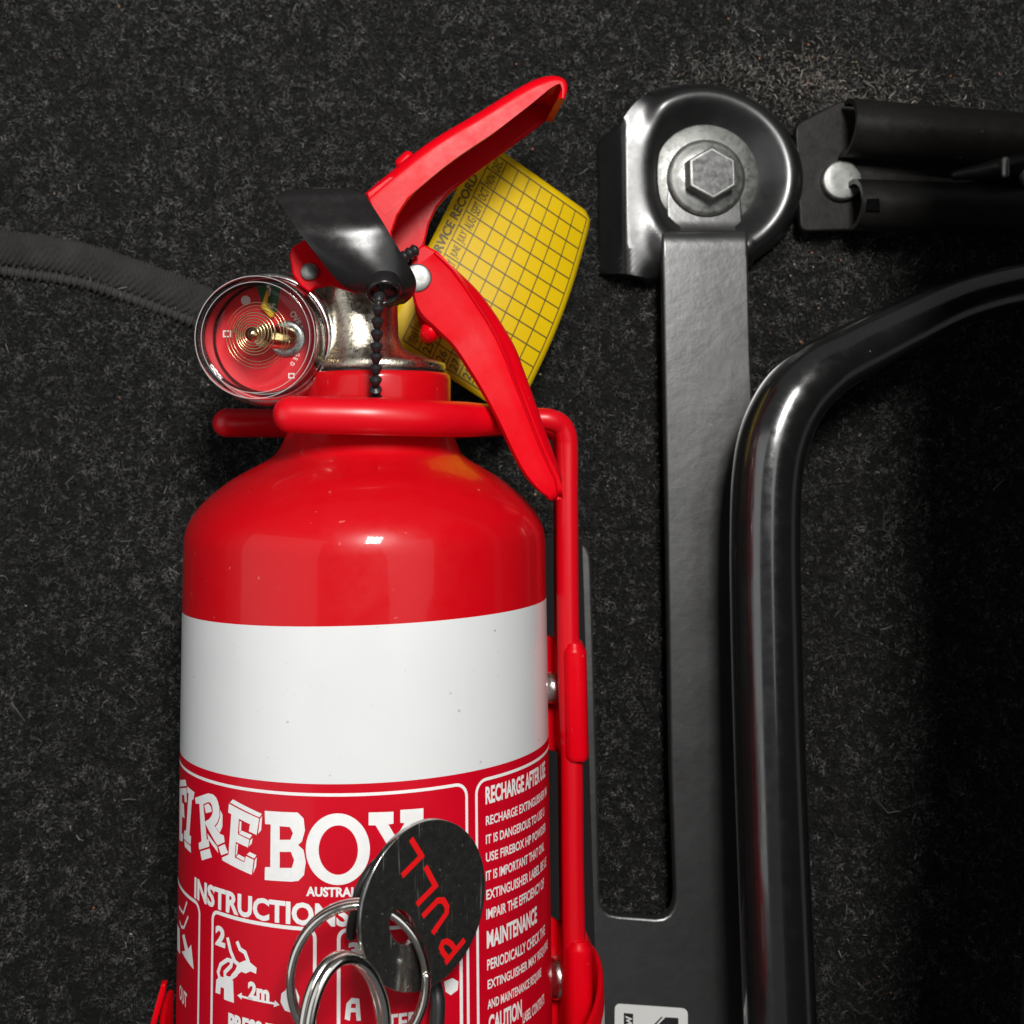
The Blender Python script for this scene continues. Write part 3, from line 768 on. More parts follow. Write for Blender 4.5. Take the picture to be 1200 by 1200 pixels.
def labels():
    sL = untilt(215, 905)[0]; s_in = untilt(547, 1000)[0]; yF = untilt(420, 931)[1]
    rrect_open(-R * 1.75, s_in, yF, -104, 2.6, 0.62)
    s_r = untilt(558.5, 1000)[0]; yR = untilt(600, 904)[1]
    rrect_open(s_r, R * 1.9, yR, -104, 2.6, 0.62)
    # word mark, slab letters
    print_px([[(310.5, 950), (349, 952), (356, 959), (357.5, 973), (354, 986), (349.5, 990), (356, 996), (358.5, 1010), (356.5, 1025), (350, 1032), (342, 1033), (310.5, 1031), (310.8, 1016), (317, 1016), (317.5, 966), (311, 965.5)],
              [(328, 968), (340, 969), (343.5, 976), (340.5, 984), (328, 984)], [(328, 998), (341, 998), (345, 1008), (342, 1017), (328, 1017)]], 'wordmark_letter')
    O1 = [(396 + 37.5 * math.cos(a), 995 + 42 * math.sin(a)) for a in [2 * math.pi * i / 48 for i in range(48)]]
    O2 = [(396.5 + 23 * math.cos(a), 996 + 29 * math.sin(a)) for a in [2 * math.pi * i / 40 for i in range(40)]]
    print_px([O1, O2], 'wordmark_letter')
    print_px([[(432, 952), (461, 951), (461, 965), (455, 966), (464, 981), (474, 964.5), (469, 964), (469, 949), (496, 947), (496, 960), (489, 962), (473, 991), (490, 1016), (497, 1015), (497, 1029), (468, 1032), (468, 1019), (472, 1018), (463, 1003), (454, 1019), (459, 1019), (459, 1033), (432, 1033), (432, 1020), (439, 1019), (455, 992), (440, 967), (432, 967)]], 'wordmark_letter')
    # F I R E with their drawn depth
    g = lambda L: [(205 + a * .091667, 905 + b * .091667) for a, b in L]
    letters = [[[(695, 400), (1080, 590), (1048, 800), (950, 755), (962, 662), (822, 592), (808, 790), (955, 862), (938, 960), (782, 888), (768, 1088), (890, 1150), (912, 1070), (1010, 1118), (985, 1310), (612, 1125), (605, 1090), (690, 1050), (725, 535), (685, 512)]],
        [[(262, 325), (430, 268), (492, 282), (530, 320), (555, 380), (572, 450), (575, 560), (545, 640), (512, 685), (580, 785), (628, 806), (640, 890), (548, 932), (392, 655), (412, 855), (436, 862), (445, 948), (316, 990), (308, 905), (345, 882), (318, 402), (272, 400)], [(368, 408), (430, 378), (462, 392), (484, 440), (490, 510), (470, 560), (440, 600), (388, 630)]],
        [[(165, 180), (255, 255), (240, 350), (222, 350), (190, 800), (212, 820), (205, 925), (118, 845), (125, 745), (150, 740), (180, 270), (160, 260)]],
        [[(66, 205), (154, 198), (156, 385), (132, 380), (124, 290), (94, 290), (97, 390), (118, 400), (128, 590), (97, 560), (92, 780), (108, 790), (105, 885), (64, 870)]]]
    for L in letters: print_px([g(r_) for r_ in L], 'wordmark_letter')
    for L in ([(745, 345), (1115, 530), (1085, 575), (708, 385)], [(1118, 560), (1105, 740), (1066, 785), (1092, 595)], [(832, 620), (855, 632), (850, 742), (824, 765)], [(855, 744), (990, 802), (958, 848), (822, 782)], [(995, 840), (985, 910), (948, 945), (967, 868)],
              [(792, 912), (810, 920), (800, 1040), (780, 1068)], [(815, 1047), (898, 1090), (885, 1136), (787, 1080)], [(960, 1018), (1045, 1060), (1016, 1100), (922, 1050)], [(1050, 1085), (1042, 1200), (1003, 1290), (1026, 1120)],
              [(380, 422), (430, 397), (466, 440), (476, 503), (402, 522)], [(582, 480), (612, 540), (612, 690), (578, 772), (524, 695), (556, 650), (584, 570)], [(327, 1012), (447, 974), (478, 1085), (350, 1125)], [(562, 952), (640, 917), (684, 1028), (596, 1060)], [(420, 780), (545, 950), (558, 1030), (430, 850)],
              [(124, 867), (205, 942), (210, 1028), (132, 950)], [(70, 97), (140, 94), (156, 173), (64, 183)]):
        print_px([g(L)], 'wordmark_depth')
    print_text('AUSTRALIA', (359, 1038.5, 1050), (412,), prefix='AUSTRA', bold=0.04)
    print_text('INSTRUCTIONS', (228.5, 1027, 1052.5), (410, 1060, 1087), bold=0.038)
    # step frames
    s2a, s2b = untilt(249, 1130)[0], untilt(369, 1130)[0]; y2 = untilt(310, 1083)[1]
    rrect_open(s2a, s2b, y2, -104, 1.7, 0.72)
    s3a, s3b = untilt(397, 1130)[0], untilt(540, 1130)[0]
    rrect_open(s3a, s3b, y2, -104, 1.7, 0.72)
    s1b = untilt(233.5, 1130)[0]
    rrect_open(-R * 1.6, s1b, y2, -104, 2.2, 0.72)
    print_text('2', (253, 1083, 1107), (264.5,), bold=0.05, name='step_number')
    print_text('3', (408, 1104, 1126), (423,), bold=0.05, name='step_number')
    print_text('2m', (291, 1149, 1170), (316, 1154, 1173), bold=0.05)
    print_text('PRESS TO', (268, 1186, 1208), (338, 1192, 1214), bold=0.05)
    print_text('OUT', (211, 1152, 1170), (219.5, 1157, 1176), bold=0.03)
    print_text('TER', (452, 1189, 1210), (492,), bold=0.028)
    print_text('E', (505, 1187, 1208), (517,), bold=0.028)
    # pictogram 2: hand squeezing a lever, small extinguisher, double arrow, flame
    print_px([], 'pictogram', [[(267, 1098.5), (270.5, 1114), (275.5, 1126.5), (281, 1131)], [(278, 1103), (281.5, 1112), (287.5, 1116), (291.5, 1127)]], 0.85)
    print_px([[(279, 1129), (286, 1126), (290.5, 1124.5), (295, 1129), (301, 1134), (300.5, 1141), (294, 1138), (288.5, 1140.5), (283, 1138.5), (279, 1142), (275, 1143), (271, 1142.5), (276.5, 1136)]], 'pictogram')
    print_px([], 'pictogram', [[(258, 1147), (256, 1139), (259, 1130), (267, 1124.5), (272, 1126), (271, 1132), (264, 1139), (264, 1145), (270, 1147), (278, 1141)]], 0.8)
    print_px([[(253, 1163), (254, 1148), (258, 1144), (266, 1146), (273.5, 1149), (274.5, 1175), (263, 1171), (263, 1158), (259, 1156.5), (258.5, 1165)]], 'pictogram')
    print_px([[(278.5, 1166), (284, 1163), (283.5, 1166.2), (322, 1174.6), (322.5, 1172), (328, 1177.5), (321, 1180), (321.5, 1177), (283.5, 1168.8), (283.5, 1171.5)]], 'pictogram')
    print_px([[(334, 1184), (329, 1174), (330, 1164), (335, 1160), (337, 1152), (341, 1160), (347, 1158), (351, 1168), (350, 1180), (343, 1187)]], 'pictogram')
    # pictogram 3
    print_px([], 'pictogram', [[(430, 1113), (435, 1126), (442, 1136), (450, 1142)], [(440, 1155), (449, 1150), (456, 1143)]], 0.85)
    print_px([[(404, 1194), (406, 1176), (412, 1169), (421, 1170), (423, 1196), (418, 1196), (417, 1186), (411, 1186), (410, 1196)], [(411, 1181), (412, 1176), (417, 1176), (417, 1181)]], 'pictogram')
    print_px([[(520, 1150), (530, 1146), (537, 1150), (536, 1160), (528, 1166), (522, 1162)]], 'pictogram')
    # pictogram 1 at the left edge
    print_px([], 'pictogram', [[(210.5, 1062), (213, 1067), (215.5, 1070), (219.5, 1057)], [(211, 1079), (213, 1086), (216, 1087), (221, 1074)]], 0.6)
    print_px([[(214, 1096), (216.5, 1094.5), (221, 1112), (224.5, 1107), (227.5, 1136), (213.5, 1115), (217.5, 1114)]], 'pictogram')
    print_px([[(208.3, 1082), (211, 1088), (211.5, 1118), (208.3, 1112)]], 'pictogram')
    # right-hand panel
    print_text('RECHARGE AFTER USE', (568.5, 922, 943), (613.5, 904, 922), prefix='RECHARGE', bold=0.036)
    body_lines = [('RECHARGE EXTINGUISHER IM', 569, 956.5, 967.5, 'RECHARGE', 606, 941, 951), ('IT IS DANGEROUS TO USE U', 569, 978.5, 989.5, 'IT IS DANGEROUS', 621, 953, 965),
                  ('USE FIREBOX HP POWDER', 569, 999.5, 1010.5, 'USE FIREBOX', 613.7, 980, 992), ('IT IS IMPORTANT THAT ONL', 569, 1021, 1032.5, 'IT IS IMPORTANT', 618, 998, 1010),
                  ('EXTINGUISHER LABEL BE LE', 569.5, 1043, 1055, 'EXTINGUISHER', 618.4, 1021, 1032), ('IMPAIR THE EFFICIENCY OF', 569.5, 1065.5, 1078, 'IMPAIR THE', 606, 1049, 1060),
                  ('PERIODICALLY CHECK THE', 570.5, 1124.5, 1137.5, 'PERIODICALLY', 615.6, 1100, 1113), ('EXTINGUISHER MAY REQUIRE', 571, 1148.5, 1161.5, 'EXTINGUISHER', 617.5, 1124, 1137),
                  ('AND MAINTENANCE REQUIRE', 571, 1172, 1185, 'AND', 584.5, 1166, 1178), ('LABEL CONTENTS', 612, 1187, 1200, 'LABEL', 622, 1180, 1192)]
    for s, px, a, b, pre, pe, c, d in body_lines: print_text(s, (px, a, b), (pe, c, d), prefix=pre, bold=0.022)
    print_text('MAINTENANCE', (570, 1091, 1112), (628.5, 1059, 1075), bold=0.036)
    print_text('CAUTION', (572, 1190, 1212), (611, 1168, 1190), bold=0.036)
labels()

# ------------------------------------------------------------------ levers
def band_mesh(edge, wf, zf, zr, rear, thick=1.5, r=2.6):
    """pressed handle: rolled wall along an edge, front flange of width wf (mm) and a rear flange polygon"""
    P = catmull(edge, 10); n = len(P); nn = len(edge) - 1
    V = []; Fc = []; sec = 12
    for i, p in enumerate(P):
        t = (P[min(i + 1, n - 1)] - P[max(i - 1, 0)]); t.z = 0; t.normalize(); v = Vector((t.y, -t.x, 0))      # inward = right of travel
        f = i / (n - 1) * nn; k = min(int(f), nn - 1); g = f - k; wd = wf[k] * (1 - g) + wf[k + 1] * g; z1 = zf[k] * (1 - g) + zf[k + 1] * g
        rr = min(r, wd * .6); row = [p + Vector((0, 0, zr - p.z))]
        for q in range(7):
            a = math.pi / 2 * q / 6
            row.append(Vector((p.x, p.y, 0)) + v * (rr - rr * math.cos(a)) + Vector((0, 0, z1 - rr + rr * math.sin(a))))
        for q in range(1, 5): row.append(Vector((p.x, p.y, z1)) + v * (rr + (wd - rr) * q / 4))
        V += row
    m_ = len(row)
    for i in range(n - 1):
        for q in range(m_ - 1): Fc.append((i * m_ + q, i * m_ + q + 1, (i + 1) * m_ + q + 1, (i + 1) * m_ + q))
    me = mesh('band', V, Fc); bm = bmesh.new(); bm.from_mesh(me); bmesh.ops.recalc_face_normals(bm, faces=bm.faces)
    if sum(f.normal.z * f.calc_area() for f in bm.faces) < 0: bmesh.ops.reverse_faces(bm, faces=bm.faces)
    thicken(bm, thick)
    bm.to_mesh(me); bm.free()
    mes = [recalc(me, 45)]
    if rear: mes.append(prism(rear, thick, 0.5, 3))
    return join(*mes)

def levers():
    zF, zR = 9.0, -13.0
    top = [(427, 225), (463, 195), (508, 161), (560, 130), (602, 104), (630, 89.5), (650, 86.5), (662.5, 92), (665.5, 103), (662, 116)]
    wf_px = [40, 40, 38, 34, 29, 23, 16, 10, 8, 4]
    e = [W(a, b, zF) for a, b in top]
    rear_px = [(440, 215), (470, 192), (508, 163), (560, 133), (602, 108), (635, 92), (652, 90), (662, 97), (664, 108), (656, 126), (640, 141), (592, 177), (548, 209), (526, 227), (512, 243), (503, 262), (498, 284), (490, 300), (460, 300)]
    rear = [(*W(a, b, zR)[:2], zR) for a, b in rear_px]
    me = band_mesh(e, [x * .19 for x in wf_px], [zF] * len(top), zR, rear, 1.6, 2.4)
    h = put('carrying_handle', me, 'red_steel', EXT)
    # front cheek that closes onto the valve
    z = zF - .1
    cheek = [(*W(a, b, z)[:2], z) for a, b in ((429, 226), (456, 206), (480, 205), (497, 213), (478, 234), (466, 252), (459, 272), (462, 300), (448, 300), (440, 255))]
    put('handle_cheek', prism(cheek, 1.5, .4, 3), 'red_steel', EXT)
    # squeeze lever below: folded sheet, front face with a raised rib and a side flange
    outl = [(488, 291, 15), (497, 287, 15), (520, 301, 15), (541, 322, 15.5), (560, 340, 16), (583, 372, 17), (603, 404, 18), (614, 432, 19), (628, 470, 20), (641, 507, 21), (653, 540, 22), (658.5, 560, 22), (657, 574, 22), (650, 582, 22), (641, 581, 22), (631, 574, 22), (616, 557, 21.5), (602, 532, 21), (583, 492, 20), (566, 460, 19), (548, 431, 18), (528, 402, 17), (515, 389, 16.5), (503, 380, 16), (497, 366, 15.6), (484, 357, 15.4), (480, 330, 15)]
    crease = [(532, 318), (556, 352), (577, 386), (590, 413), (601, 442), (616, 480), (632, 522), (648, 559)]
    # face is split along the crease, the outer strip folds back
    inner = [o for o in outl]
    def zc(px, py):
        best = min(outl, key=lambda o: (o[0] - px) ** 2 + (o[1] - py) ** 2); return best[2]
    # strips between the left edge and the crease, then the crease and the right edge
    left = [(480, 318), (488, 362), (512, 388), (530, 405), (549, 433), (567, 462), (584, 494), (603, 534), (617, 558), (632, 575), (642, 582)]
    crs = [(509, 296), (532, 318), (556, 352), (577, 386), (590, 413), (601, 442), (612, 470), (626, 507), (640, 540), (650, 562), (652, 575)]
    right = [(512, 296), (538, 318), (563, 343), (586, 375), (604, 406), (614, 432), (627, 468), (640, 505), (653, 541), (659, 562), (657, 574)]
    zz = [15, 15.4, 16.2, 17.4, 18.6, 20, 21, 22, 22.6, 23, 23]
    L = catmull([W(a, b, z) for (a, b), z in zip(left, zz)], 6); C = catmull([W(a, b, z + .5) for (a, b), z in zip(crs, zz)], 6); Rr = catmull([W(a, b, z - 2.4) for (a, b), z in zip(right, zz)], 6)
    tipx = W(650, 581, 20)
    V = []; Fc = []
    for i in range(len(L)):
        e1 = L[i] + Vector((0, 0, -5.0)); 
        row = [e1 + (C[i] - L[i]) * 0.02, L[i] + (C[i] - L[i]) * 0.0 + Vector((0, 0, -1.0)), L[i] + (C[i] - L[i]) * 0.05]
        row += [L[i].lerp(C[i], q) for q in (.3, .6, .9)] + [L[i].lerp(C[i], .955) + Vector((0, 0, .05)), L[i].lerp(C[i], .98) + Vector((0, 0, .45)), C[i] + Vector((0, 0, .5)), C[i].lerp(Rr[i], .14) + Vector((0, 0, .05))]
        row += [C[i].lerp(Rr[i], q) for q in (.45, .8)] + [Rr[i] + Vector((0, 0, -1.0)), Rr[i] + Vector((0, 0, -6.5)) - (Rr[i] - C[i]) * .03]
        V += row
    m_ = len(row)
    for i in range(len(L) - 1):
        for q in range(m_ - 1): Fc.append((i * m_ + q, i * m_ + q + 1, (i + 1) * m_ + q + 1, (i + 1) * m_ + q))
    # rounded tip
    last = (len(L) - 1) * m_; mid = (L[-1] + Rr[-1]) / 2
    prev = [Vector(V[last + q]) for q in range(m_)]
    for st, (sc, dn, dz) in enumerate(((.90, .8, -.3), (.6, 1.35, -1.2), (.12, 1.6, -2.4))):
        d = Vector((0.30, -0.95, 0)) * dn
        row = [Vector((mid.x, mid.y, p.z)).lerp(p, sc) + d + Vector((0, 0, dz)) for p in prev]
        b0 = len(V) - m_; V += row
        for q in range(m_ - 1): Fc.append((b0 + q, b0 + q + 1, b0 + m_ + q + 1, b0 + m_ + q))
    me = mesh('lever', V, Fc); bm = bmesh.new(); bm.from_mesh(me); bmesh.ops.recalc_face_normals(bm, faces=bm.faces)
    if sum(f.normal.z * f.calc_area() for f in bm.faces) < 0: bmesh.ops.reverse_faces(bm, faces=bm.faces)
    thicken(bm, 1.4); bm.to_mesh(me); bm.free()
    ear_px = [(484, 300), (492, 288.5), (498, 286.5), (512, 294), (530, 312), (540, 340), (536, 385), (512, 388.5), (503, 380), (497, 366), (486, 358), (481, 330)]
    ear = prism([(*W(a, b, 14.9)[:2], 14.9) for a, b in ear_px], 1.5, .5, 3)
    put('squeeze_lever', join(recalc(me, 38), ear), 'red_steel', EXT)
    # rear cheek of the squeeze lever
    rp = [(495, 296), (520, 306), (546, 332), (560, 360), (548, 400), (520, 396), (505, 398), (494, 388), (486, 360)]
    put('lever_cheek', prism([(*W(a, b, -9)[:2], -9) for a, b in rp], 1.5, .4, 2), 'red_steel', EXT)
    kn = W(504, 389, 11)
    put('lever_stop', recalc(MB().add(*tube([kn + Vector((0, 0, -5)), kn + Vector((0, 0, 1.2))], 2.3, 20)).me()), 'red_steel', EXT)
    # yoke behind the nozzle
    yk = [(339.5, 299), (342, 290), (357, 280.5), (366, 290), (374, 302), (398, 320), (420, 345), (388, 334), (370, 337), (362, 343), (352, 335), (343, 322)]
    put('valve_yoke', prism([(*W(a, b, 13.5)[:2], 13.5) for a, b in yk], 2.2, .5, 3), 'red_steel', EXT)
    put('valve_yoke', prism([(*W(a, b, -11)[:2], -11) for a, b in yk], 2.2, .5, 3), 'red_steel', EXT)
    # rivets
    for px, py, z, rpx in ((362.5, 319, 13.5, 10.5), (489, 326, 15.0, 17), (492, 300, 9.2, 8)):
        p = W(px, py, z); k = scl(z); 
        put('rivet', recalc(MB().add(*lathe([(rpx * k, 0), (rpx * k, .5), (rpx * k * .96, .8), (rpx * k * .88, .95), (rpx * k * .5, 1.08), (.05, 1.12)], 40, p, (0, 0, 1))).me(), 70), 'zinc' if rpx != 8 else 'red_steel', EXT)
    p = W(468, 188, 0)
    put('pin_head', recalc(MB().add(*tube([W(470, 191, -2), W(478, 184, -2)], 1.5, 16)).me()), 'red_steel', EXT)
levers()

# ------------------------------------------------------------------ discharge nozzle
def nozzle():
    secs = [((336, 222.5), (415, 220.5), 23.9, .4), ((324, 230), (426, 226), 24.7, .5), ((329, 240), (433, 236), 25.5, .5), ((338, 254), (441, 248), 26.6, .5), ((351, 273), (451, 264), 27.8, .7), ((365, 291), (461, 281), 27.7, 1.1), ((379, 309), (470, 296), 27.1, 1.7), ((391, 324), (478, 309), 26.3, 2.3), ((405, 337), (485, 321), 25.4, 2.8), ((424, 346), (488, 332), 24.2, 3.0), ((436, 353), (486, 342), 22.8, 2.8), ((446, 358), (481, 350), 21.0, 2.0), ((456, 361), (474, 356), 19.0, 1.0)]
    n = 22; V = []; Fc = []
    A = catmull([W(*s[0], s[2]) for s in secs], 5); B = catmull([W(*s[1], s[2]) for s in secs], 5)
    def val(i, q):
        f = i / (len(A) - 1) * (len(secs) - 1); k = min(int(f), len(secs) - 2); g = f - k; return secs[k][q] * (1 - g) + secs[k + 1][q] * g
    for i in range(len(A)):
        bl = val(i, 3)
        for j in range(n + 1):
            t = j / n; p = A[i].lerp(B[i], t); u = 2 * t - 1
            z = bl * (1 - u * u)
            V.append((p.x, p.y, p.z + z - 0.12 * abs(u) ** 20))
    for i in range(len(A) - 1):
        for j in range(n): Fc.append((i * (n + 1) + j, i * (n + 1) + j + 1, (i + 1) * (n + 1) + j + 1, (i + 1) * (n + 1) + j))
    me = mesh('nozzle', V, Fc); bm = bmesh.new(); bm.from_mesh(me); bmesh.ops.recalc_face_normals(bm, faces=bm.faces)
    if sum(f.normal.z * f.calc_area() for f in bm.faces) < 0: bmesh.ops.reverse_faces(bm, faces=bm.faces)
    thicken(bm, 0.9)
    bm.to_mesh(me); bm.free()
    nz = put('discharge_nozzle', recalc(me, 60), 'black_plastic', EXT)
    # stub that the nozzle is moulded on, ending in a round mouth
    ax = Vector((0.05, -0.80, 0.60)).normalized(); c = W(450, 344.5, 27.2)
    prof = [(4.1, -3.2), (4.05, -1.6), (3.95, -.5), (3.8, -.1), (3.55, .08), (3.25, .05), (3.0, -.3), (2.85, -1.0), (2.85, -5)]
    put('nozzle_mouth', recalc(MB().add(*lathe(prof, 48, c, ax, cap=False)).me(), 60), 'black_plastic', nz)
    put('mouth_bore', recalc(MB().add(*lathe([(3.25, -4.6), (.05, -4.6)], 32, c, ax, cap=False)).me()), 'hole_dark', nz)
nozzle()

# ------------------------------------------------------------------ pressure gauge
def gauge():
    back = W(319, 397, 5.0); front = W(297.5, 395.0, 24.5)
    ax = (front - back).normalized(); H = (front - back).length
    root = put('pressure_gauge', recalc(MB().add(*lathe([(8, -3), (13.4, -2.2), (15.4, -.8), (16.2, .4), (16.2, 2.4), (15.6, 4.4), (14.9, 5.5), (14.45, 5.6), (14.4, 4.6)], 96, back, ax, cap=False)).me(), 50), 'steel', EXT)
    put('gauge_stem', recalc(MB().add(*tube([back - ax * 2.5, Vector((-3, back.y - 1, 2))], 5.2, 24)).me()), 'nickel', root)
    hd = 4.6
    zd = None
    def disc(r, h, seg=72): return lathe([(r, h - .5), (r, h), (.02, h)], seg, back, ax, cap=False)
    put('dial', recalc(MB().add(*disc(12.4, hd)).me(), 50), 'dial_red', root, smooth=False)
    put('bezel_dial_reflection', recalc(MB().add(*lathe([(14.42, 5.0), (14.2, 4.5), (12.2, 4.4)], 80, back, ax, cap=False)).me()), 'dial_red', root)  # ring coloured red to show the dial reflected in the clear cup wall
    # clear cover: outer and inner skins of a moulded cup
    ro = 14.1
    outer = [(ro + .1, 4.9), (ro + .05, 8), (ro - .05, 12), (ro - .2, H - 2.2), (ro - .45, H - 1.0), (ro - 1.0, H - .3), (ro - 1.8, H - .02), (ro - 2.4, H - .25), (ro - 2.9, H - .55), (ro - 5, H - .45), (.05, H - .35)]
    inner = [(ro - 1.3, 4.9), (ro - 1.4, 9), (ro - 1.6, H - 3.2), (ro - 1.9, H - 2.2), (ro - 2.6, H - 1.7), (ro - 3.0, H - 1.2)]
    put('cover', recalc(MB().add(*lathe(outer, 110, back, ax, cap=False)).me(), 50), 'lens', root)
    put('cover_inside', recalc(MB().add(*lathe(inner, 110, back, ax, cap=False)).me(), 50), 'lens', root)
    put('seal_ring', recalc(MB().add(*lathe([(13.5, 4.4), (13.4, 5.3), (12.8, 5.4), (12.5, 4.6)], 80, back, ax, cap=False)).me()), 'black_plastic', root)
    for rr_, hh in ((13.62, H - .75), (12.35, H - 1.3), (12.9, 9.5), (13.9, 6.4)):  # thin pale rings added as highlights on the cup's edges
        u0 = Vector((0, 1, 0)); u0 = (u0 - ax * u0.dot(ax)).normalized(); v0 = ax.cross(u0)
        put('cover_edge_glint', MB().add(*tube([back + ax * hh + (u0 * math.cos(q) + v0 * math.sin(q)) * rr_ for q in [2 * math.pi * k / 90 for k in range(90)]], .10, 8, closed=True)).me(), 'lens_edge_glint', root)
    # print on the dial
    n0 = ax
    def D(px, py, up=0.06):
        d = Vector(ray(px, py)); o = Vector(CAM); q = back + ax * (hd + up); t = (q - o).dot(n0) / d.dot(n0); return o + d * t
    def flat(rings, mt, nm, up=.06):
        V, Fc = fill2d(rings); me = mesh(nm, [D(a, b, up) for a, b in V], Fc); put(nm, me, mt, root, smooth=False)
    c = (306, 394)
    flat([[(299.5, 331), (306, 329.3), (314, 329), (322, 331), (329.5, 334.5), (324, 367), (315, 364), (307.5, 358)]], 'dial_green', 'green_sector')
    flat([[(288 + 5.6 * math.cos(a), 352 + 5.6 * math.sin(a)) for a in [2 * math.pi * k / 20 for k in range(20)]]], 'ink_white', 'dial_mark', .08)
    def dtext(s, px, py, h, ang, bold=.02, sx=1.0):
        V, Fc, lo, hi = text2d(s, bold); k = h / (hi[1] - lo[1]); a = math.radians(ang)
        P = []
        for x, y in V:
            x = (x - lo[0]) * k * sx; y = (y - lo[1]) * k
            P.append(D(px + x * math.cos(a) + y * math.sin(a), py + x * math.sin(a) - y * math.cos(a), .10))
        put('dial_lettering', mesh('dl', P, Fc), 'ink_white', root, smooth=False)
    dtext('1', 314.5, 347, 10, 6, .03); dtext('bar', 309, 361, 9, 4, .02, .85)
    flat([[(312.5, 333.5), (316.5, 333.8), (316.5, 338), (312.5, 337.6)]], 'ink_white', 'dial_mark', .1)
    x0, y0 = 333, 371
    for k, ch in enumerate('OVERCHARGED'):
        th = math.radians(-41 + k * 7.6); rr = 44.5
        dtext(ch, 304 + rr * math.cos(th) + 1, 398 + rr * math.sin(th), 7.6 if k < 4 else 5.0, 90 + math.degrees(th) - 5, .02, .85)
    for px, py, s in ((262, 388, 8), (338.5, 438, 6)):
        V, Fc = stroke2d([(px, py), (px + s, py), (px + s, py + s * .8), (px, py + s * .8)], 1.5, True)
        put('dial_mark', mesh('dm', [D(a, b, .08) for a, b in V], Fc), 'ink_white', root, smooth=False)
    # white boss, brass post leaning to the glass, needle and hair spring
    b0 = D(337, 397, 0.0)
    put('boss', recalc(MB().add(*lathe([(4.2, 0), (4.2, .6), (3.8, .9), (2.9, .9), (.05, .9)], 40, b0, ax, cap=False)).me(), 50), 'steel', root)
    tip = W(296, 391.5, back.z + hd + 11.0)
    post = tip - b0
    put('post', recalc(MB().add(*tube([b0, b0 + post * .72], 2.7, 32, caps=False)).me(), 50), 'brass', root)
    P = []; N = 300; u = Vector((1, 0, 0)); ax2 = (ax + Vector((-.12, 0, 0))).normalized(); u = (u - ax2 * u.dot(ax2)).normalized(); v = ax2.cross(u)
    for i in range(N):
        f = i / (N - 1); th = 2 * math.pi * 5.5 * f; r = 1.5 + 3.6 * f
        P.append(tip + ax2 * (0.3 - 0.9 * f) - post.normalized() * .6 * f + (u * math.cos(th) + v * math.sin(th)) * r)
    put('hair_spring', MB().add(*tube(P, .17, 6, caps=False)).me(), 'brass', root)
    P2 = [tip + (u * math.cos(t) + v * math.sin(t)) * (5.6 + .12 * t) - ax2 * 3.2 for t in [2 * math.pi * 3 * k / 140 for k in range(140)]]
    put('hair_spring', MB().add(*tube(P2, .10, 6, caps=False)).me(), 'brass', root)
    put('post_cap', recalc(MB().add(*lathe([(1.5, -1.5), (1.5, .5), (.9, 1.2), (.05, 1.4)], 24, tip, ax2, cap=False)).me()), 'brass', root)
    put('needle', recalc(MB().add(*tube([D(310, 359, 1.3), D(313.5, 341, 1.3)], [.8, .3], 10)).me()), 'needle_yellow', root)
    put('needle', recalc(MB().add(*tube([D(310, 359, 1.2), D(318, 369, 1.2)], [.9, .7], 10)).me()), 'needle_yellow', root)
gauge()

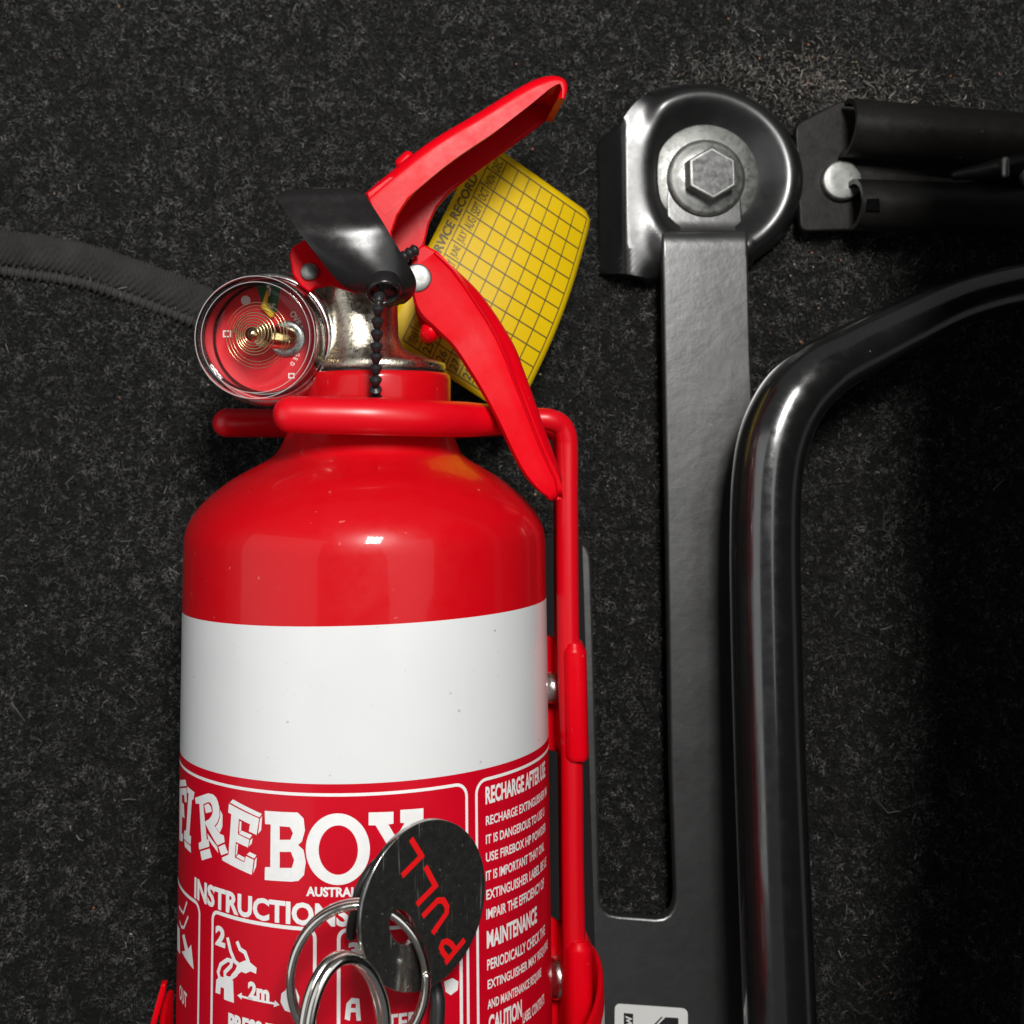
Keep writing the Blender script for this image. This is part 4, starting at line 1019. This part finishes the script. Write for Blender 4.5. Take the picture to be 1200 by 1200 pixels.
# ------------------------------------------------------------------ wire cradle and strap
def cradle():
    t = thing('wire_bracket', 'red plastic dipped wire bracket holding the extinguisher by its neck', 'bracket', W(668, 1190, 0))
    fr = [(341, 485.5, 25.5), (380, 486.5, 26), (440, 488, 26), (500, 490, 22.8), (545, 491.5, 16), (575, 492, 11.5), (604, 491.5, 8.8), (626, 491, 7.6), (645, 492, 7.5), (658, 499, 6.6), (663.5, 512, 6.2), (664.5, 530, 6), (664.5, 600, 6), (666, 760, 6), (670, 890, 6), (671, 1000, 6), (673, 1130, 6)]
    rd = [4.05, 4.15, 4.15, 4.1, 4.0, 3.6, 3.0, 2.65, 2.55, 2.55, 2.55, 2.55, 2.55, 2.55, 2.5, 2.5, 2.6]
    def rod(pts, rads, nm):
        n = 8; P = catmull([W(*p) for p in pts], n); r = [rads[min(i // n, len(rads) - 1)] * (1 - (i % n) / n) + rads[min(i // n + 1, len(rads) - 1)] * ((i % n) / n) for i in range(len(P))]
        put(nm, recalc(MB().add(*tube(P, r, 32)).me(), 70), 'red_vinyl', t)
    rod(fr, rd, 'prong')
    rear = [(266, 495.5, -22), (320, 496, -25), (380, 497, -27), (450, 498, -27), (520, 498, -24), (580, 497, -17), (620, 497, -11), (640, 499, -7), (655, 508, -5.5), (660, 525, -5), (661, 600, -5), (662, 760, -5), (666, 890, -5), (669, 1130, -5)]
    rod(rear, [3.7] * 5 + [3.2, 2.8] + [2.55] * 7, 'prong')
    # pressed sheet sleeves that grip the wires
    def sleeve(px0, px1, y0, y1, z0, z1, neck0, neck1, nm):
        """rounded box around both wires with drawn-in ends"""
        V = []; Fc = []; seg = 40
        rows = [(y0 - 8, neck0), (y0 - 3, neck0 * .6 + .4), (y0, .95), (y0 + 3, 1), ((y0 + y1) / 2, 1), (y1 - 4, 1), (y1 - 1, .96), (y1 + 1.5, .86), (y1 + 2, neck1)]
        for py, sc in rows:
            a = W(px0, py, (z0 + z1) / 2); b = W(px1, py, (z0 + z1) / 2); f = (py - y0) / (y1 - y0)
            cx = (a.x + b.x) / 2 + .55 * f; hx = (b.x - a.x) / 2 * (sc if sc < 1 else 1); hz = (z1 - z0) / 2 * (.75 + .25 * sc)
            for i in range(seg):
                q = 2 * math.pi * i / seg; c_, s_ = math.cos(q), math.sin(q); ex = 3.2
                V.append((cx + hx * math.copysign(abs(c_) ** (2 / ex), c_), a.y, (z0 + z1) / 2 + hz * math.copysign(abs(s_) ** (2 / ex), s_)))
        for i in range(len(rows) - 1):
            for q in range(seg): Fc.append((i * seg + q, i * seg + (q + 1) % seg, (i + 1) * seg + (q + 1) % seg, (i + 1) * seg + q))
        Fc += [tuple(range(seg)), tuple((len(rows) - 1) * seg + q for q in range(seg))]
        put(nm, recalc(mesh(nm, V, Fc), 45), 'red_steel', t)
    sleeve(651.5, 683.5, 756, 880, -9, 10, .70, .72, 'clamp_sleeve')
    sleeve(655, 690, 1096, 1330, -9, 10, .70, .8, 'clamp_sleeve')
    # back plate tabs between the wires and the cylinder, with their bolts
    def tab(pp, z, th): return prism([(*W(a, b, z)[:2], z) for a, b in pp], th, .4, 2)
    put('back_plate', tab([(632, 742), (652, 748.5), (664, 752), (664, 884), (632, 877)], -5, 1.6), 'red_steel', t)
    put('back_plate', tab([(632, 1067), (646, 1076), (662, 1085), (664, 1330), (632, 1330)], -3, 1.6), 'red_steel', t)
    for px, py, h in ((645, 806, 17), (651, 1146, 22)):
        p = W(px, py, -1); k = scl(0)
        put('bolt', recalc(MB().add(*lathe([(h * k, -3), (h * k * 1.05, -1), (h * k, .4), (h * k * .8, 1.3), (.1, 1.8)], 32, p + Vector((-.6, 0, 0)), (-1, 0, .35))).me(), 60), 'steel', t)
    # strap round the cylinder
    yr, yl = W(691, 1119, 0).y, W(197, 1172, 0).y
    def strap_edge(a):
        s = math.sin(a); return 49.6 + 4.0 * s, (yr + yl) / 2 + (yr - yl) / 2 * s - 9.0 * max(0, math.cos(a))
    V = []; Fc = []; n = 120
    for i in range(n + 1):
        a = math.radians(-97 + 194 * i / n)
        rr, yt = strap_edge(a)
        for r_, y_ in ((rr - .9, yt - 26), (rr - .9, yt - .4), (rr - .5, yt), (rr + .1, yt), (rr + .5, yt - .5), (rr + .5, yt - 26)):
            V.append((r_ * math.sin(a), y_, r_ * math.cos(a) * 1.0))
    for i in range(n):
        for q in range(5): Fc.append((i * 6 + q, i * 6 + q + 1, (i + 1) * 6 + q + 1, (i + 1) * 6 + q))
    st = put('strap', recalc(mesh('strap', V, Fc), 50), 'red_steel', t)
    # pale stamp on the strap's right face
    V, Fc = fill2d([rounded([Vector((52.0, 0)), Vector((58.5, 0)), Vector((58.5, -12)), Vector((52, -12))], 1.2)])
    def fs(s, y):
        a = s / 42.0; rr, yt = strap_edge(a); rr += .56; return (rr * math.sin(a), yt - 4.5 + y, rr * math.cos(a))
    put('strap_stamp', place2d(V, Fc, fs, 1.0), 'ink_white', st, smooth=False)
    # upright lug at the left end of the strap
    lug = [(188.5, 1154), (194.5, 1153), (193, 1166), (183, 1200), (172, 1240), (165, 1240), (176, 1200)]
    put('strap_lug', tab([(a, b) for a, b in lug], 6, 2.2), 'red_steel', t)
cradle()

# ------------------------------------------------------------------ yellow service card
def card():
    C1, C2, C3, C4 = (566, 161), (694, 252), (603, 492), (449, 393)
    def pos(v, t, up=0.0):
        """v across 0..1, t down 0..1"""
        ax = C1[0] * (1 - v) + C2[0] * v; ay = C1[1] * (1 - v) + C2[1] * v
        bx = C4[0] * (1 - v) + C3[0] * v; by = C4[1] * (1 - v) + C3[1] * v
        z = -34 + 9 * t - 5 * (v - .45) ** 2 - 7.0 * max(0, v - .55) ** 2 * 2 + 2.0 * math.sin(t * 3)
        bow = 9.5 * v * v * math.sin(math.pi * min(1, t * 1.05)) 
        p = W(ax * (1 - t) + bx * t + bow * .9, ay * (1 - t) + by * t + bow * .2, z); p.z += up; return p
    nv, nt = 30, 40; V = []; Fc = []
    def corner(v, t):
        return v, t
    rr = .045
    for j in range(nt + 1):
        t = j / nt
        tt = min(t, 1 - t); inset = rr - math.sqrt(max(0, rr * rr - (rr - tt) ** 2)) if tt < rr else 0
        for i in range(nv + 1):
            v = inset * 1.3 + (1 - 2.6 * inset) * i / nv; V.append(pos(v, t))
    for j in range(nt):
        for i in range(nv): Fc.append((j * (nv + 1) + i, (j + 1) * (nv + 1) + i, (j + 1) * (nv + 1) + i + 1, j * (nv + 1) + i + 1))
    me = mesh('card', V, Fc); bm = bmesh.new(); bm.from_mesh(me); bmesh.ops.recalc_face_normals(bm, faces=bm.faces)
    if sum(f.normal.z for f in bm.faces) < 0: bmesh.ops.reverse_faces(bm, faces=bm.faces)
    thicken(bm, .35); bm.to_mesh(me); bm.free()
    o = put('service_card', me, 'tag_yellow', label='yellow service record card with printed month grid behind the handles', cat='card')
    g0 = .245; cols = [0.125, g0] + [g0 + (0.965 - g0) * k / 7 for k in range(1, 8)]; rows = [0.03 + 0.94 * k / 13 for k in range(14)]
    parts = []
    for c in cols: parts.append(stroke2d([(c, rows[0] + (rows[-1] - rows[0]) * k / 24) for k in range(25)], .0075))
    for r_ in rows: parts.append(stroke2d([(cols[0] + (cols[-1] - cols[0]) * k / 16, r_) for k in range(17)], .0058))
    V, Fc = cat2d(*parts)
    put('printed_grid', mesh('grid', [pos(a, b, .10) for a, b in V], Fc), 'tag_ink', o, smooth=False)
    def ct(s, v0, t0, length, height, bold):
        """text reading upward along the card: start (v0,t0), extends -t, letters' tops to smaller v"""
        V, Fc, lo, hi = text2d(s, bold); P = []
        for x, y in V:
            P.append(pos(v0 - (y - lo[1]) / (hi[1] - lo[1]) * height, t0 - (x - lo[0]) / (hi[0] - lo[0]) * length, .12))
        put('lettering', mesh('ct', P, Fc), 'tag_ink', o, smooth=False)
    ct('SERVICE RECORD', .104, .60, .44, .068, .03)
    rh = rows[1] - rows[0]
    for k, mth in enumerate(('DEC', 'NOV', 'OCT', 'SEPT', 'AUG', 'JULY', 'JUNE', 'MAY', 'APR', 'MAR', 'FEB', 'JAN')):
        ct(mth, .225, rows[k + 1] - rh * .14, rh * .72, .07, .012)
    ct('YEAR', .215, rows[13] - rh * .12, rh * .76, .06, .01)
    for k in range(4): ct(str(25 + k), g0 + (0.965 - g0) * (k + .80) / 7, rows[13] - rh * .12, rh * .72, .062, .02)
card()

# ------------------------------------------------------------------ beaded seal
def seal():
    P = catmull([W(447, 343, 26), W(444, 352, 31.5), (W(442.5, 372, 30.5)), W(441.5, 400, 28.5), W(440.5, 430, 26), W(440, 452, 24), W(440.5, 468, 21), W(441, 480, 19)], 8)
    t = thing('beaded_seal', 'thin black beaded plastic seal hanging from the nozzle', 'seal', P[-1])
    put('cord', MB().add(*tube(P, .62, 12)).me(), 'black_cord', t)
    bead = MB().add(*lathe([(.5, -1.35), (.75, -1.2), (1.42, .35), (1.42, .75), (.8, 1.2), (.5, 1.4)], 16, (0, 0, 0), (0, 0, 1))).me('bead'); bead = recalc(bead, 50)
    acc = 0; nxt = 5.4
    for i in range(1, len(P) - 1):
        acc += (P[i] - P[i - 1]).length
        if acc > nxt:
            nxt += 2.72; d = (P[i - 1] - P[i + 1]).normalized()
            o = put('bead', bead, None if bead.materials else 'black_cord', t); o.location = P[i] * S - t.location; o.rotation_euler = d.to_track_quat('Z', 'Y').to_euler()
    for a, b in ((478, 298), (484, 294.5), (472, 302)):
        p = W(a, b, 18); o = put('bead', bead, None, t); o.location = p * S - t.location; o.rotation_euler = Vector((.8, .5, 0)).to_track_quat('Z', 'Y').to_euler()
seal()

# ------------------------------------------------------------------ pull disc, split rings, cord
def pull():
    zc = 57.5; c = W(496.5, 1060, zc); rad = 92.5 * scl(zc)
    n = Vector((math.sin(math.radians(38)), -0.04, math.cos(math.radians(38)))).normalized()
    up = Vector((-0.10, 1, 0)); up = (up - n * up.dot(n)).normalized(); rt = up.cross(n)
    def onto(px, py, off=0.0):
        d = Vector(ray(px, py)); o = Vector(CAM); q = c + n * off; t = (q - o).dot(n) / d.dot(n); return o + d * t
    def loc(p): p = p - c; return p.dot(rt), p.dot(up)
    hole = [loc(onto(469.5 + 14.5 * math.cos(a) + 3 * math.sin(a), 1086 + 20.5 * math.sin(a) )) for a in [2 * math.pi * k / 28 for k in range(28)]]
    rim = [(rad * math.cos(a), rad * math.sin(a)) for a in [2 * math.pi * k / 96 for k in range(96)]]
    me = prism([(x, y, .5) for x, y in rim], 1.1, .22, 3, holes=[[(x, y, .5) for x, y in hole]], sharp=30)
    for v in me.vertices:
        x, y, z = v.co / S; v.co = (c + rt * x + up * y + n * z) * S
    t = thing('pull_disc', 'round scratched silver disc with red PULL lettering', 'tag', c)
    put('disc', me, 'pull_disc', t)
    # lettering: traced strokes on the disc's face
    z = lambda a, b: (330 + a * .225, 930 + b * .225)
    strokes = [[z(673, 235), z(728, 325), z(626, 428)], [z(748, 380), z(800, 480), z(703, 578)],
               [z(733, 640), z(812, 556), z(842, 556), z(861, 590), z(858, 622), z(785, 728)],
               [z(952, 760), z(852, 882)]]
    bowl = [z(868, 862), z(838, 826), z(829, 800), z(838, 775), z(860, 768), z(882, 782), z(905, 815)]
    for k_, s in enumerate(strokes):
        P2 = [Vector(loc(onto(*p, .5))) for p in s]
        V, Fc = stroke2d(P2, 1.12)
        if k_ == 3: V, Fc = cat2d((V, Fc), stroke2d([Vector(loc(onto(*p, .5))) for p in bowl], 1.05))
        put('letter', mesh('letter', [c + rt * v_[0] + up * v_[1] + n * (.56 + .0006 * i_) for i_, v_ in enumerate(V)], Fc), 'pull_red', t, smooth=False)
    # split rings: two turns of flat-sided wire each
    def split(pts3, wire, off, nm, label):
        """pts3: ellipse as centre + two half axes (3D)"""
        cc, e1, e2, nn = pts3
        P = []
        for k in range(150):
            a = 2 * math.pi * 2 * k / 149; f = k / 149
            jump = .5 - .5 * math.cos(math.pi * min(1, max(0, (f - .46) / .08)))
            P.append(cc + e1 * math.cos(a) + e2 * math.sin(a) + nn * off * (jump * 2 - 1))
        put(nm, MB().add(*tube(P, wire, 16)).me(), 'ring_steel', label=label, cat='split ring')
    cA = W(420, 1149, 61.3)
    e1 = Vector((12.4, 1.0, -.2)); e2 = Vector((-.8, 13.45, 0.0)); nn = e1.cross(e2).normalized()
    split((cA, e1, e2, nn), .80, .80, 'split_ring', 'larger silver split ring threaded through the hole of the disc')
    cB = W(406, 1222, 68); e1 = Vector((7.0, -.5, -4.5)); e2 = Vector((-.6, 14.1, -1.0)); nn = e1.cross(e2).normalized()
    split((cB, e1, e2, nn), 1.0, 1.0, 'split_ring', 'thicker silver split ring at the bottom edge, linked into the larger ring')
    # black cord loop behind the disc
    P = catmull([W(462, 1000, 47), W(438, 1014, 49), W(422, 1040, 50), W(416, 1065, 49), W(412, 1085, 48), W(411.5, 1096, 47)], 8)
    t2 = thing('black_lanyard', 'short black plastic cord showing behind the silver disc', 'cord', P[-1])
    put('cord_end', MB().add(*tube(P, [.8 + .25 * i / (len(P) - 1) for i in range(len(P))], 14)).me(), 'black_cord', t2)
    P = catmull([W(462, 1000, 47), W(470, 1020, 46), W(490, 1090, 46), W(508, 1150, 45), W(513, 1180, 46), W(508, 1240, 48)], 8)
    put('cord_loop', MB().add(*tube(P, 1.5, 14)).me(), 'black_cord', t2)
pull()
